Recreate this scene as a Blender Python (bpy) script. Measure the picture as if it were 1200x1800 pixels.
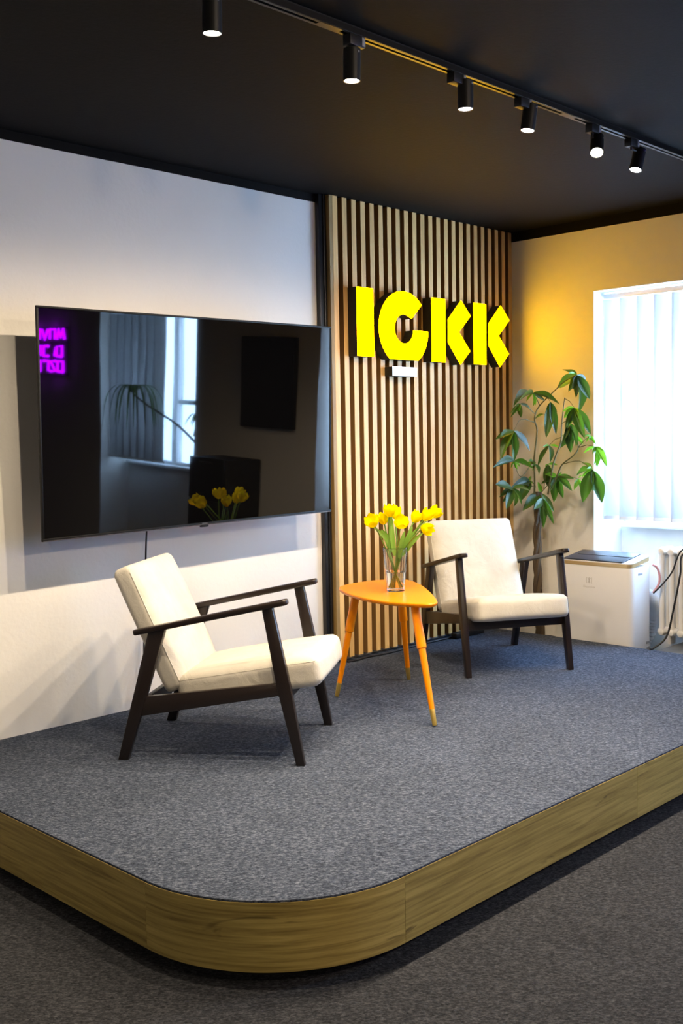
import bpy, bmesh, math, random
from mathutils import Vector, Matrix, Euler
random.seed(7)
for _o in list(bpy.data.objects):
    bpy.data.objects.remove(_o, do_unlink=True)
SC = bpy.context.scene
COL = SC.collection

# ------------------------------------------------------------------ camera
# metres; TV wall is the plane y = 0, window wall the plane x = 0, stage top z = 0
cam_data = bpy.data.cameras.new('camera')
cam_data.sensor_fit = 'VERTICAL'
cam_data.sensor_height = 36.0
cam_data.lens = 1858.469 / 1800 * 36.0
cam_data.clip_start = 0.05
cam = bpy.data.objects.new('camera', cam_data)
COL.objects.link(cam)
_yaw, _pitch, _roll = 0.7946, -0.0709, -0.0185
_f = Vector((math.sin(_yaw) * math.cos(_pitch), math.cos(_yaw) * math.cos(_pitch), math.sin(_pitch)))
_r0 = Vector((math.cos(_yaw), -math.sin(_yaw), 0))
_u0 = _r0.cross(_f)
_r = _r0 * math.cos(_roll) + _u0 * math.sin(_roll)
_u = -_r0 * math.sin(_roll) + _u0 * math.cos(_roll)
cam.matrix_world = Matrix(((_r.x, _u.x, -_f.x, -5.7112), (_r.y, _u.y, -_f.y, -4.0868),
                           (_r.z, _u.z, -_f.z, 1.24), (0, 0, 0, 1)))
SC.camera = cam

# ------------------------------------------------------------------ light and exposure
SKY_COLOR = (0.43, 0.66, 1.0)
SKY_STRENGTH = 33.0
SPOT_POWER = 96.0
SPOT_COLOR = (1.0, 0.80, 0.56)
LETTER_GLOW = 12.0
world = bpy.data.worlds.new('overcast_sky')
SC.world = world
world.use_nodes = True
_bg = world.node_tree.nodes['Background']
_bg.inputs['Color'].default_value = SKY_COLOR + (1,)
_bg.inputs['Strength'].default_value = SKY_STRENGTH
SC.view_settings.view_transform = 'Standard'
SC.view_settings.look = 'None'
SC.view_settings.gamma = 1.0
SC.view_settings.use_curve_mapping = False
SC.view_settings.exposure = 0.32


def portal(name, x, yc, zc, wy, wz):
    l = bpy.data.lights.new(name, 'AREA')
    l.shape = 'RECTANGLE'
    l.size = wz
    l.size_y = wy
    l.cycles.is_portal = True
    o = bpy.data.objects.new(name, l)
    COL.objects.link(o)
    o.matrix_world = Matrix(((0, 0, 1, x), (0, 1, 0, yc), (-1, 0, 0, zc), (0, 0, 0, 1)))
    return o


portal('window_portal', 0.47, -1.387, 1.35, 1.44, 1.42)
portal('window_portal', 0.47, -4.31, 1.35, 1.40, 1.42)


# ------------------------------------------------------------------ material helpers
def new_mat(name):
    m = bpy.data.materials.new(name)
    m.use_nodes = True
    nt = m.node_tree
    return m, nt, nt.nodes['Principled BSDF']


def simple(name, color, rough=0.5, metal=0.0, spec=0.5, coat=0.0, bump=0.0, bscale=200.0):
    m, nt, b = new_mat(name)
    b.inputs['Base Color'].default_value = tuple(color) + (1,)
    b.inputs['Roughness'].default_value = rough
    b.inputs['Metallic'].default_value = metal
    b.inputs['Specular IOR Level'].default_value = spec
    b.inputs['Coat Weight'].default_value = coat
    if bump:
        add_bump(nt, b, bscale, bump)
    return m


def N(nt, t, **kw):
    n = nt.nodes.new(t)
    for k, v in kw.items():
        if k in n.inputs:
            n.inputs[k].default_value = v
        else:
            setattr(n, k, v)
    return n


def add_bump(nt, b, scale, dist, detail=4.0, strength=1.0, coord='Object'):
    tc = N(nt, 'ShaderNodeTexCoord')
    no = N(nt, 'ShaderNodeTexNoise', Scale=scale, Detail=detail)
    bu = N(nt, 'ShaderNodeBump', Strength=strength, Distance=dist)
    nt.links.new(tc.outputs[coord], no.inputs['Vector'])
    nt.links.new(no.outputs['Fac'], bu.inputs['Height'])
    nt.links.new(bu.outputs['Normal'], b.inputs['Normal'])
    return bu


def ramp(nt, stops):
    r = nt.nodes.new('ShaderNodeValToRGB')
    el = r.color_ramp.elements
    while len(el) < len(stops):
        el.new(0.5)
    for e, (p, c) in zip(el, stops):
        e.position = p
        e.color = tuple(c) + (1,)
    return r


def mat_plaster(name, col):
    m, nt, b = new_mat(name)
    tc = N(nt, 'ShaderNodeTexCoord')
    n1 = N(nt, 'ShaderNodeTexNoise', Scale=2.2, Detail=5.0)
    nt.links.new(tc.outputs['Object'], n1.inputs['Vector'])
    d = tuple(c * 0.955 for c in col)
    r = ramp(nt, [(0.35, d), (0.65, col)])
    nt.links.new(n1.outputs['Fac'], r.inputs['Fac'])
    nt.links.new(r.outputs['Color'], b.inputs['Base Color'])
    b.inputs['Roughness'].default_value = 0.85
    b.inputs['Specular IOR Level'].default_value = 0.25
    n2 = N(nt, 'ShaderNodeTexNoise', Scale=45.0, Detail=6.0)
    nt.links.new(tc.outputs['Object'], n2.inputs['Vector'])
    bu = N(nt, 'ShaderNodeBump', Strength=0.5, Distance=0.0022)
    nt.links.new(n2.outputs['Fac'], bu.inputs['Height'])
    nt.links.new(bu.outputs['Normal'], b.inputs['Normal'])
    return m


def mat_carpet(name, lo, mid, hi):
    m, nt, b = new_mat(name)
    tc = N(nt, 'ShaderNodeTexCoord')
    mp = N(nt, 'ShaderNodeMapping')
    mp.inputs['Scale'].default_value = (1.0, 1.0, 1.0)
    mp.inputs['Rotation'].default_value = (0, 0, 0.75)
    nt.links.new(tc.outputs['Object'], mp.inputs['Vector'])
    mp2 = N(nt, 'ShaderNodeMapping')
    mp2.inputs['Scale'].default_value = (1.0, 1.7, 1.0)
    nt.links.new(mp.outputs['Vector'], mp2.inputs['Vector'])
    n1 = N(nt, 'ShaderNodeTexNoise', Scale=78.0, Detail=5.0, Roughness=0.8)
    nt.links.new(mp2.outputs['Vector'], n1.inputs['Vector'])
    r = ramp(nt, [(0.34, lo), (0.5, mid), (0.68, hi)])
    nt.links.new(n1.outputs['Fac'], r.inputs['Fac'])
    n3 = N(nt, 'ShaderNodeTexNoise', Scale=3.0, Detail=3.0)
    nt.links.new(tc.outputs['Object'], n3.inputs['Vector'])
    r3 = ramp(nt, [(0.3, (0.88, 0.88, 0.88)), (0.7, (1.06, 1.06, 1.06))])
    nt.links.new(n3.outputs['Fac'], r3.inputs['Fac'])
    mx = N(nt, 'ShaderNodeMix', data_type='RGBA', blend_type='MULTIPLY')
    mx.inputs[0].default_value = 1.0
    nt.links.new(r.outputs['Color'], mx.inputs[6])
    nt.links.new(r3.outputs['Color'], mx.inputs[7])
    nt.links.new(mx.outputs[2], b.inputs['Base Color'])
    b.inputs['Roughness'].default_value = 0.95
    b.inputs['Specular IOR Level'].default_value = 0.1
    n2 = N(nt, 'ShaderNodeTexNoise', Scale=170.0, Detail=4.0)
    nt.links.new(tc.outputs['Object'], n2.inputs['Vector'])
    bu = N(nt, 'ShaderNodeBump', Strength=0.8, Distance=0.004)
    nt.links.new(n2.outputs['Fac'], bu.inputs['Height'])
    nt.links.new(bu.outputs['Normal'], b.inputs['Normal'])
    return m


def mat_wood(name, c1, c2, c3, coord='Object', scale=(1, 1, 1), gscale=7.0, rough=0.55, knots=False, vary=0.12):
    """grain runs along the axis whose scale is small"""
    m, nt, b = new_mat(name)
    tc = N(nt, 'ShaderNodeTexCoord')
    oi = N(nt, 'ShaderNodeObjectInfo')
    mp = N(nt, 'ShaderNodeMapping')
    mp.inputs['Scale'].default_value = scale
    nt.links.new(tc.outputs[coord], mp.inputs['Vector'])
    cm = N(nt, 'ShaderNodeVectorMath', operation='MULTIPLY')
    cx = N(nt, 'ShaderNodeCombineXYZ')
    for i in range(3):
        nt.links.new(oi.outputs['Random'], cx.inputs[i])
    nt.links.new(cx.outputs[0], cm.inputs[0])
    cm.inputs[1].default_value = (17.0, 9.0, 5.0)
    ad = N(nt, 'ShaderNodeVectorMath', operation='ADD')
    nt.links.new(mp.outputs[0], ad.inputs[0])
    nt.links.new(cm.outputs[0], ad.inputs[1])
    n1 = N(nt, 'ShaderNodeTexNoise', Scale=gscale, Detail=8.0, Roughness=0.62, Distortion=0.5)
    nt.links.new(ad.outputs[0], n1.inputs['Vector'])
    r = ramp(nt, [(0.28, c1), (0.5, c2), (0.72, c3)])
    nt.links.new(n1.outputs['Fac'], r.inputs['Fac'])
    out = r.outputs['Color']
    if knots:
        mpk = N(nt, 'ShaderNodeMapping')
        mpk.inputs['Scale'].default_value = (2.1, 7.5, 1)
        nt.links.new(tc.outputs[coord], mpk.inputs['Vector'])
        vo = N(nt, 'ShaderNodeTexNoise', Scale=1.5, Detail=3.0, Distortion=1.4)
        nt.links.new(mpk.outputs[0], vo.inputs['Vector'])
        rk = ramp(nt, [(0.66, (0, 0, 0)), (0.73, (0.75, 0.75, 0.75))])
        nt.links.new(vo.outputs['Fac'], rk.inputs['Fac'])
        mk = N(nt, 'ShaderNodeMix', data_type='RGBA')
        nt.links.new(rk.outputs['Color'], mk.inputs[0])
        nt.links.new(out, mk.inputs[6])
        mk.inputs[7].default_value = tuple(c * 0.45 for c in c1) + (1,)
        out = mk.outputs[2]
    mv = N(nt, 'ShaderNodeMapRange')
    mv.inputs[3].default_value = 1.0 - vary
    mv.inputs[4].default_value = 1.0 + vary
    nt.links.new(oi.outputs['Random'], mv.inputs[0])
    mx = N(nt, 'ShaderNodeVectorMath', operation='SCALE')
    nt.links.new(out, mx.inputs[0])
    nt.links.new(mv.outputs[0], mx.inputs['Scale'])
    nt.links.new(mx.outputs[0], b.inputs['Base Color'])
    b.inputs['Roughness'].default_value = rough
    bu = N(nt, 'ShaderNodeBump', Strength=0.3, Distance=0.001)
    nt.links.new(n1.outputs['Fac'], bu.inputs['Height'])
    nt.links.new(bu.outputs['Normal'], b.inputs['Normal'])
    return m


def mat_fabric(name, c1, c2):
    m, nt, b = new_mat(name)
    tc = N(nt, 'ShaderNodeTexCoord')
    n1 = N(nt, 'ShaderNodeTexNoise', Scale=9.0, Detail=5.0)
    nt.links.new(tc.outputs['Object'], n1.inputs['Vector'])
    r = ramp(nt, [(0.3, c1), (0.7, c2)])
    nt.links.new(n1.outputs['Fac'], r.inputs['Fac'])
    nt.links.new(r.outputs['Color'], b.inputs['Base Color'])
    b.inputs['Roughness'].default_value = 0.9
    b.inputs['Specular IOR Level'].default_value = 0.2
    b.inputs['Sheen Weight'].default_value = 0.15
    n2 = N(nt, 'ShaderNodeTexNoise', Scale=420.0, Detail=2.0)
    nt.links.new(tc.outputs['Object'], n2.inputs['Vector'])
    b1 = N(nt, 'ShaderNodeBump', Strength=0.5, Distance=0.0012)
    nt.links.new(n2.outputs['Fac'], b1.inputs['Height'])
    n3 = N(nt, 'ShaderNodeTexNoise', Scale=14.0, Detail=3.0, Distortion=0.8)
    nt.links.new(tc.outputs['Object'], n3.inputs['Vector'])
    b2 = N(nt, 'ShaderNodeBump', Strength=0.35, Distance=0.012)
    nt.links.new(n3.outputs['Fac'], b2.inputs['Height'])
    nt.links.new(b1.outputs['Normal'], b2.inputs['Normal'])
    nt.links.new(b2.outputs['Normal'], b.inputs['Normal'])
    return m


def mat_emit(name, col, strength):
    m, nt, b = new_mat(name)
    b.inputs['Base Color'].default_value = tuple(col) + (1,)
    b.inputs['Emission Color'].default_value = tuple(col) + (1,)
    b.inputs['Emission Strength'].default_value = strength
    return m


def mat_pane(name):
    m = bpy.data.materials.new(name)
    m.use_nodes = True
    nt = m.node_tree
    nt.nodes.clear()
    o = nt.nodes.new('ShaderNodeOutputMaterial')
    t = nt.nodes.new('ShaderNodeBsdfTransparent')
    t.inputs[0].default_value = (0.95, 0.97, 0.98, 1)
    g = nt.nodes.new('ShaderNodeBsdfGlossy')
    g.inputs['Roughness'].default_value = 0.0
    mx = nt.nodes.new('ShaderNodeMixShader')
    mx.inputs[0].default_value = 0.05
    nt.links.new(t.outputs[0], mx.inputs[1])
    nt.links.new(g.outputs[0], mx.inputs[2])
    nt.links.new(mx.outputs[0], o.inputs[0])
    return m


def mat_translucent(name, col, trans=0.5, rough=0.6):
    m = bpy.data.materials.new(name)
    m.use_nodes = True
    nt = m.node_tree
    nt.nodes.clear()
    o = nt.nodes.new('ShaderNodeOutputMaterial')
    d = nt.nodes.new('ShaderNodeBsdfDiffuse')
    t = nt.nodes.new('ShaderNodeBsdfTranslucent')
    d.inputs[0].default_value = tuple(col) + (1,)
    t.inputs[0].default_value = tuple(col) + (1,)
    mx = nt.nodes.new('ShaderNodeMixShader')
    mx.inputs[0].default_value = trans
    nt.links.new(d.outputs[0], mx.inputs[1])
    nt.links.new(t.outputs[0], mx.inputs[2])
    nt.links.new(mx.outputs[0], o.inputs[0])
    return m


def mat_leaf(name, c1, c2, trans=0.25, gloss=0.3):
    m = bpy.data.materials.new(name)
    m.use_nodes = True
    nt = m.node_tree
    b = nt.nodes['Principled BSDF']
    o = nt.nodes['Material Output']
    oi = N(nt, 'ShaderNodeObjectInfo')
    r = ramp(nt, [(0.0, c1), (1.0, c2)])
    nt.links.new(oi.outputs['Random'], r.inputs['Fac'])
    nt.links.new(r.outputs['Color'], b.inputs['Base Color'])
    b.inputs['Roughness'].default_value = gloss
    t = nt.nodes.new('ShaderNodeBsdfTranslucent')
    br = N(nt, 'ShaderNodeMix', data_type='RGBA')
    br.inputs[0].default_value = 0.55
    nt.links.new(r.outputs['Color'], br.inputs[6])
    br.inputs[7].default_value = (0.30, 0.62, 0.03, 1)
    nt.links.new(br.outputs[2], t.inputs[0])
    mx = nt.nodes.new('ShaderNodeMixShader')
    mx.inputs[0].default_value = trans
    nt.links.new(b.outputs[0], mx.inputs[1])
    nt.links.new(t.outputs[0], mx.inputs[2])
    nt.links.new(mx.outputs[0], o.inputs[0])
    return m


def mat_glass(name, col=(1, 1, 1), ior=1.45):
    m, nt, b = new_mat(name)
    b.inputs['Base Color'].default_value = tuple(col) + (1,)
    b.inputs['Transmission Weight'].default_value = 1.0
    b.inputs['Roughness'].default_value = 0.0
    b.inputs['IOR'].default_value = ior
    return m


def mat_screen(name):
    m, nt, b = new_mat(name)
    b.inputs['Base Color'].default_value = (0.0012, 0.0012, 0.0014, 1)
    b.inputs['Roughness'].default_value = 0.025
    b.inputs['IOR'].default_value = 1.62
    tc = N(nt, 'ShaderNodeTexCoord')
    mp = N(nt, 'ShaderNodeMapping')
    mp.inputs['Scale'].default_value = (1.5, 1.0, 1.1)
    nt.links.new(tc.outputs['Object'], mp.inputs['Vector'])
    n = N(nt, 'ShaderNodeTexNoise', Scale=1.6, Detail=0.5)
    nt.links.new(mp.outputs[0], n.inputs['Vector'])
    bu = N(nt, 'ShaderNodeBump', Strength=1.0, Distance=0.0009)
    nt.links.new(n.outputs['Fac'], bu.inputs['Height'])
    nt.links.new(bu.outputs['Normal'], b.inputs['Normal'])
    return m


M = {}
M['plaster'] = mat_plaster('white_plaster', (0.80, 0.78, 0.745))
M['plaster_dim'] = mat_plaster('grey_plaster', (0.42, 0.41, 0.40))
M['ceiling'] = simple('black_ceiling_paint', (0.0052, 0.0044, 0.0042), 0.75, spec=0.12, bump=0.0008, bscale=60)
M['carpet'] = mat_carpet('grey_carpet', (0.014, 0.019, 0.032), (0.062, 0.078, 0.115), (0.200, 0.230, 0.300))
M['carpet_low'] = mat_carpet('dimmed_grey_carpet', (0.008, 0.009, 0.011), (0.031, 0.033, 0.039), (0.082, 0.086, 0.098))  # same carpet as the stage, the lower floor's dimmer light darkened into its colour
M['facing'] = mat_wood('oak_laminate', (0.20, 0.135, 0.030), (0.42, 0.315, 0.085), (0.60, 0.46, 0.14), coord='UV',
                       scale=(1.0, 22.0, 1), gscale=3.0, rough=0.5, knots=True, vary=0.06)
M['slat'] = mat_wood('light_oak_slat', (0.60, 0.35, 0.115), (0.75, 0.465, 0.165), (0.83, 0.54, 0.21), scale=(14, 14, 0.9),
                     gscale=3.0, rough=0.5, vary=0.06)
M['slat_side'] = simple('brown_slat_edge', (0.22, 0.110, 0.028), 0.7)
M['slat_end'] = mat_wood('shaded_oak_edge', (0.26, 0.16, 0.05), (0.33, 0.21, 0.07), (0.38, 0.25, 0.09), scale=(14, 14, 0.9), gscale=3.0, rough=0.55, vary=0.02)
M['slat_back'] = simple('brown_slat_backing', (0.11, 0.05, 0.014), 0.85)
M['black'] = simple('satin_black', (0.010, 0.010, 0.011), 0.35)
M['black_matte'] = simple('matte_black', (0.008, 0.008, 0.008), 0.75)
M['lamp_black'] = simple('powder_coat_black', (0.012, 0.012, 0.012), 0.42)
M['rail_black'] = simple('anodised_black', (0.035, 0.033, 0.03), 0.3, metal=0.6)
M['darkwood'] = simple('dark_stained_wood', (0.016, 0.010, 0.008), 0.33, bump=0.0005, bscale=120)
M['fabric'] = mat_fabric('cream_linen', (0.60, 0.565, 0.485), (0.69, 0.655, 0.575))
M['orange'] = simple('orange_lacquer', (1.0, 0.29, 0.0), 0.34, spec=0.22)
M['brass'] = simple('brass', (0.85, 0.58, 0.14), 0.42, metal=0.85)
M['letter_face'] = mat_emit('glowing_yellow_acrylic', (1.0, 0.50, 0.0), LETTER_GLOW)
M['letter_face'].node_tree.nodes['Principled BSDF'].inputs['Specular IOR Level'].default_value = 0.0
M['white_face'] = mat_emit('glowing_white_acrylic', (0.80, 0.90, 1.0), 0.75)
M['letter_side'] = simple('black_letter_return', (0.012, 0.010, 0.009), 0.6)
M['screen'] = mat_screen('glossy_tv_screen')
M['bezel'] = simple('black_bezel', (0.004, 0.004, 0.004), 0.5, spec=0.2)
M['bezel_line'] = simple('dark_metal_strip', (0.16, 0.14, 0.13), 0.3, metal=0.8)
M['lens'] = mat_emit('lamp_lens', (1.0, 0.88, 0.70), 30.0)
M['lens_dim'] = mat_emit('lamp_lens_pale', (0.92, 0.90, 1.0), 9.0)
M['white_paint'] = simple('white_gloss_paint', (0.82, 0.83, 0.84), 0.35)
M['radiator'] = simple('radiator_enamel', (0.78, 0.755, 0.71), 0.4, bump=0.0006, bscale=70)
M['plastic_white'] = simple('white_plastic', (0.72, 0.72, 0.735), 0.38)
M['plastic_gold'] = simple('champagne_gold', (0.62, 0.46, 0.24), 0.35, metal=0.55)
M['plastic_navy'] = simple('dark_grey_plastic', (0.022, 0.028, 0.045), 0.35)
M['plastic_grey'] = simple('grey_plastic', (0.30, 0.31, 0.33), 0.45)
M['print_grey'] = simple('grey_print', (0.47, 0.45, 0.43), 0.5)
M['hose'] = simple('pale_corrugated_hose', (0.62, 0.64, 0.68), 0.5)
M['pink'] = simple('faded_red_strap', (0.62, 0.30, 0.30), 0.6)
M['ledge'] = simple('grey_concrete', (0.13, 0.135, 0.135), 0.8, bump=0.001, bscale=60)
M['vane'] = mat_translucent('white_blind_fabric', (0.92, 0.93, 0.94), 0.19)
M['pane'] = mat_pane('window_glass')
M['glass'] = mat_glass('clear_glass')
M['water'] = mat_glass('water', (0.97, 1.0, 0.98), 1.33)
M['petal'] = mat_translucent('yellow_petal', (1.0, 0.87, 0.0), 0.30)
M['stem'] = mat_leaf('tulip_green', (0.16, 0.30, 0.035), (0.22, 0.40, 0.05), 0.15, 0.5)
M['leaf'] = mat_leaf('plant_leaf', (0.008, 0.030, 0.007), (0.040, 0.105, 0.012), 0.16, 0.42)
M['leaf_young'] = mat_leaf('young_leaf', (0.08, 0.24, 0.015), (0.13, 0.36, 0.02), 0.35, 0.35)
M['bark'] = simple('brown_bark', (0.085, 0.058, 0.032), 0.85, bump=0.003, bscale=60)
M['twig'] = simple('green_brown_twig', (0.07, 0.075, 0.025), 0.7)
M['pot'] = simple('dark_grey_pot', (0.05, 0.05, 0.052), 0.6)
M['soil'] = simple('soil', (0.03, 0.02, 0.013), 0.95)
M['neon'] = mat_emit('purple_neon', (0.42, 0.0, 1.0), 26.0)
M['cable'] = simple('black_cable', (0.008, 0.008, 0.010), 0.5)


# ------------------------------------------------------------------ geometry helpers
def mesh_obj(name, verts, faces, mat, parent=None, smooth=False, uvs=None, loc=None):
    me = bpy.data.meshes.new(name)
    me.from_pydata([tuple(v) for v in verts], [], faces)
    if uvs is not None:
        ul = me.uv_layers.new(name='UVMap')
        for li, l in enumerate(me.loops):
            ul.data[li].uv = uvs[l.vertex_index]
    me.materials.append(M[mat] if isinstance(mat, str) else mat)
    bm = bmesh.new()
    bm.from_mesh(me)
    bmesh.ops.recalc_face_normals(bm, faces=bm.faces)
    bm.to_mesh(me)
    bm.free()
    if smooth:
        for p in me.polygons:
            p.use_smooth = True
        if smooth == 'auto':
            me.set_sharp_from_angle(angle=math.radians(38))
    o = bpy.data.objects.new(name, me)
    COL.objects.link(o)
    if parent:
        o.parent = parent
    if loc:
        o.location = loc
    return o


class MB:
    """collects shapes into one mesh"""
    def __init__(self):
        self.v = []
        self.f = []

    def add(self, verts, faces):
        n = len(self.v)
        self.v += [Vector(v) for v in verts]
        self.f += [tuple(i + n for i in f) for f in faces]
        return self

    def box(self, a, b, bevel=0.0, mtx=None):
        v, f = box_data(a, b, bevel)
        if mtx is not None:
            v = [mtx @ Vector(p) for p in v]
        return self.add(v, f)

    def tube(self, pts, r, segs=10, caps=True):
        return self.add(*tube_data(pts, r, segs, caps))

    def build(self, name, mat, parent=None, smooth=False, loc=None):
        return mesh_obj(name, self.v, self.f, mat, parent, smooth, None, loc)


def box_data(a, b, bevel=0.0, segs=2):
    bm = bmesh.new()
    bmesh.ops.create_cube(bm, size=1.0)
    sx, sy, sz = (abs(b[i] - a[i]) for i in range(3))
    c = [(a[i] + b[i]) / 2 for i in range(3)]
    for v in bm.verts:
        v.co = Vector((v.co.x * sx + c[0], v.co.y * sy + c[1], v.co.z * sz + c[2]))
    if bevel > 0:
        bmesh.ops.bevel(bm, geom=list(bm.edges), offset=min(bevel, 0.49 * min(sx, sy, sz)), segments=segs, affect='EDGES',
                        profile=0.5)
    bm.verts.index_update()
    v = [x.co.copy() for x in bm.verts]
    f = [tuple(q.index for q in x.verts) for x in bm.faces]
    bm.free()
    return v, f


def box(name, a, b, mat, parent=None, bevel=0.0, segs=2):
    v, f = box_data(a, b, bevel, segs)
    return mesh_obj(name, v, f, mat, parent, 'auto' if bevel > 0 else False)


def prism_data(outline, axis, d0, d1, bevel=0.0, segs=2):
    """outline: 2-D polygon; axis 'x','y','z' = extrusion direction"""
    def P(p, d):
        if axis == 'y':
            return Vector((p[0], d, p[1]))
        if axis == 'z':
            return Vector((p[0], p[1], d))
        return Vector((d, p[0], p[1]))
    bm = bmesh.new()
    lo = [bm.verts.new(P(p, d0)) for p in outline]
    hi = [bm.verts.new(P(p, d1)) for p in outline]
    n = len(outline)
    bm.faces.new(lo)
    bm.faces.new(list(reversed(hi)))
    for i in range(n):
        bm.faces.new((lo[i], hi[i], hi[(i + 1) % n], lo[(i + 1) % n]))
    bmesh.ops.recalc_face_normals(bm, faces=bm.faces)
    if bevel > 0:
        ed = [e for e in bm.edges if len(e.link_faces) == 2 and e.calc_face_angle(0) > 0.5]
        bmesh.ops.bevel(bm, geom=ed, offset=bevel, segments=segs, affect='EDGES', profile=0.5)
    bm.verts.index_update()
    v = [x.co.copy() for x in bm.verts]
    f = [tuple(q.index for q in x.verts) for x in bm.faces]
    bm.free()
    return v, f


def prism(name, outline, axis, d0, d1, mat, parent=None, bevel=0.0, segs=2, smooth='auto'):
    v, f = prism_data(outline, axis, d0, d1, bevel, segs)
    return mesh_obj(name, v, f, mat, parent, smooth)


def tube_data(pts, r, segs=10, caps=True):
    pts = [Vector(p) for p in pts]
    rs = r if isinstance(r, (list, tuple)) else [r] * len(pts)
    verts, faces = [], []
    prev = None
    for i, p in enumerate(pts):
        t = (pts[min(i + 1, len(pts) - 1)] - pts[max(i - 1, 0)]).normalized()
        if prev is None:
            a = Vector((0, 0, 1)) if abs(t.z) < 0.9 else Vector((1, 0, 0))
            u = t.cross(a).normalized()
        else:
            u = (prev - t * prev.dot(t)).normalized()
        w = t.cross(u)
        prev = u
        for k in range(segs):
            an = 2 * math.pi * k / segs
            verts.append(p + (u * math.cos(an) + w * math.sin(an)) * rs[i])
    for i in range(len(pts) - 1):
        for k in range(segs):
            a, b2 = i * segs + k, i * segs + (k + 1) % segs
            faces.append((a, b2, b2 + segs, a + segs))
    if caps:
        faces.append(tuple(range(segs)))
        faces.append(tuple(reversed(range((len(pts) - 1) * segs, len(pts) * segs))))
    return verts, faces


def tube(name, pts, r, mat, parent=None, segs=10, caps=True):
    v, f = tube_data(pts, r, segs, caps)
    return mesh_obj(name, v, f, mat, parent, 'auto')


def lathe_data(profile, segs=24, close=False):
    """profile: (radius, z) list, revolved about z"""
    verts, faces = [], []
    n = len(profile)
    for (r, z) in profile:
        for k in range(segs):
            a = 2 * math.pi * k / segs
            verts.append(Vector((max(r, 1e-5) * math.cos(a), max(r, 1e-5) * math.sin(a), z)))
    rng = n if close else n - 1
    for i in range(rng):
        for k in range(segs):
            a, b2 = i * segs + k, i * segs + (k + 1) % segs
            j = (i + 1) % n
            c, d = j * segs + (k + 1) % segs, j * segs + k
            faces.append((a, b2, c, d))
    if not close:
        faces.append(tuple(range(segs)))
        faces.append(tuple(reversed(range((n - 1) * segs, n * segs))))
    return verts, faces


def lathe(name, profile, mat, parent=None, segs=24, close=False, mtx=None, smooth='auto'):
    v, f = lathe_data(profile, segs, close)
    if mtx is not None:
        v = [mtx @ p for p in v]
    return mesh_obj(name, v, f, mat, parent, smooth)


def spline(pts, per=8, closed=False):
    pts = [Vector(p) for p in pts]
    n = len(pts)
    out = []
    last = n if closed else n - 1
    for i in range(last):
        if closed:
            p0, p1, p2, p3 = pts[i - 1], pts[i], pts[(i + 1) % n], pts[(i + 2) % n]
        else:
            p0, p1, p2, p3 = pts[max(i - 1, 0)], pts[i], pts[i + 1], pts[min(i + 2, n - 1)]
        for k in range(per):
            t = k / per
            out.append(0.5 * ((2 * p1) + (p2 - p0) * t + (2 * p0 - 5 * p1 + 4 * p2 - p3) * t * t
                              + (3 * p1 - p0 - 3 * p2 + p3) * t * t * t))
    if not closed:
        out.append(pts[-1])
    return out


def rounded_box_data(hx, hy, hz, r, n=9, bulge=None):
    """cushion: box with soft rounded edges; bulge(p)->offset vector"""
    g = [-math.cos(math.pi * i / n) for i in range(n + 1)]
    g = [0.5 * a + 0.5 * (-1 + 2 * i / n) for i, a in enumerate(g)]
    idx, verts, faces = {}, [], []

    def vid(p):
        k = tuple(round(c, 5) for c in p)
        if k not in idx:
            idx[k] = len(verts)
            q = Vector((p[0] * hx, p[1] * hy, p[2] * hz))
            inn = Vector((max(-(hx - r), min(hx - r, q.x)), max(-(hy - r), min(hy - r, q.y)), max(-(hz - r), min(hz - r, q.z))))
            d = q - inn
            w = inn + d.normalized() * r if d.length > 1e-9 else q
            if bulge:
                w = w + bulge(p)
            verts.append(w)
        return idx[k]
    for ax in range(3):
        for s in (-1.0, 1.0):
            for i in range(n):
                for j in range(n):
                    q = []
                    for (a, b2) in ((g[i], g[j]), (g[i + 1], g[j]), (g[i + 1], g[j + 1]), (g[i], g[j + 1])):
                        p = [0, 0, 0]
                        p[ax] = s
                        p[(ax + 1) % 3] = a
                        p[(ax + 2) % 3] = b2
                        q.append(vid(p))
                    faces.append(tuple(q))
    return verts, faces


def tag(o, label=None, cat=None, group=None, kind=None):
    if label:
        o['label'] = label
    if cat:
        o['category'] = cat
    if group:
        o['group'] = group
    if kind:
        o['kind'] = kind
    return o


def thing(name, label, cat, loc=(0, 0, 0), rot=(0, 0, 0), group=None):
    o = bpy.data.objects.new(name, None)
    o.empty_display_size = 0.1
    COL.objects.link(o)
    o.location = loc
    o.rotation_euler = rot
    return tag(o, label, cat, group)


def dup_child(src, parent, loc=None, rot=None, scale=None):
    c = src.copy()
    COL.objects.link(c)
    c.parent = parent
    if loc is not None:
        c.location = loc
    if rot is not None:
        c.rotation_euler = rot
    if scale is not None:
        c.scale = scale
    return c


def struct(o):
    o['kind'] = 'structure'
    return o

# ================================================================== STRUCTURE
H = 2.527           # ceiling above the stage top
ZF = -0.235         # room floor
XB, YB = -8.6, -7.6
struct(box('floor', (XB, YB, ZF - 0.1), (0.45, 0.25, ZF), 'carpet_low'))
struct(box('ceiling', (XB - 0.2, YB - 0.2, H), (0.5, 0.25, H + 0.12), 'ceiling'))
struct(box('wall_back', (XB, 0.0, ZF), (0.0, 0.2, H), 'plaster'))
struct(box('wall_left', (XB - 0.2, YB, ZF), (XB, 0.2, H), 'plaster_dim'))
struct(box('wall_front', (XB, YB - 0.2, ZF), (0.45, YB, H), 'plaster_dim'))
W1 = (-2.12, -0.653)
W2 = (-5.02, -3.60)
ZH, ZS, XN, XW = 2.092, 0.640, 0.33, 0.45
w = MB()
for (y0, y1) in ((W1[1], 0.2), (W2[1], W1[0]), (YB, W2[0])):
    w.box((0.0, y0, ZF), (XW, y1, H))
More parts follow.
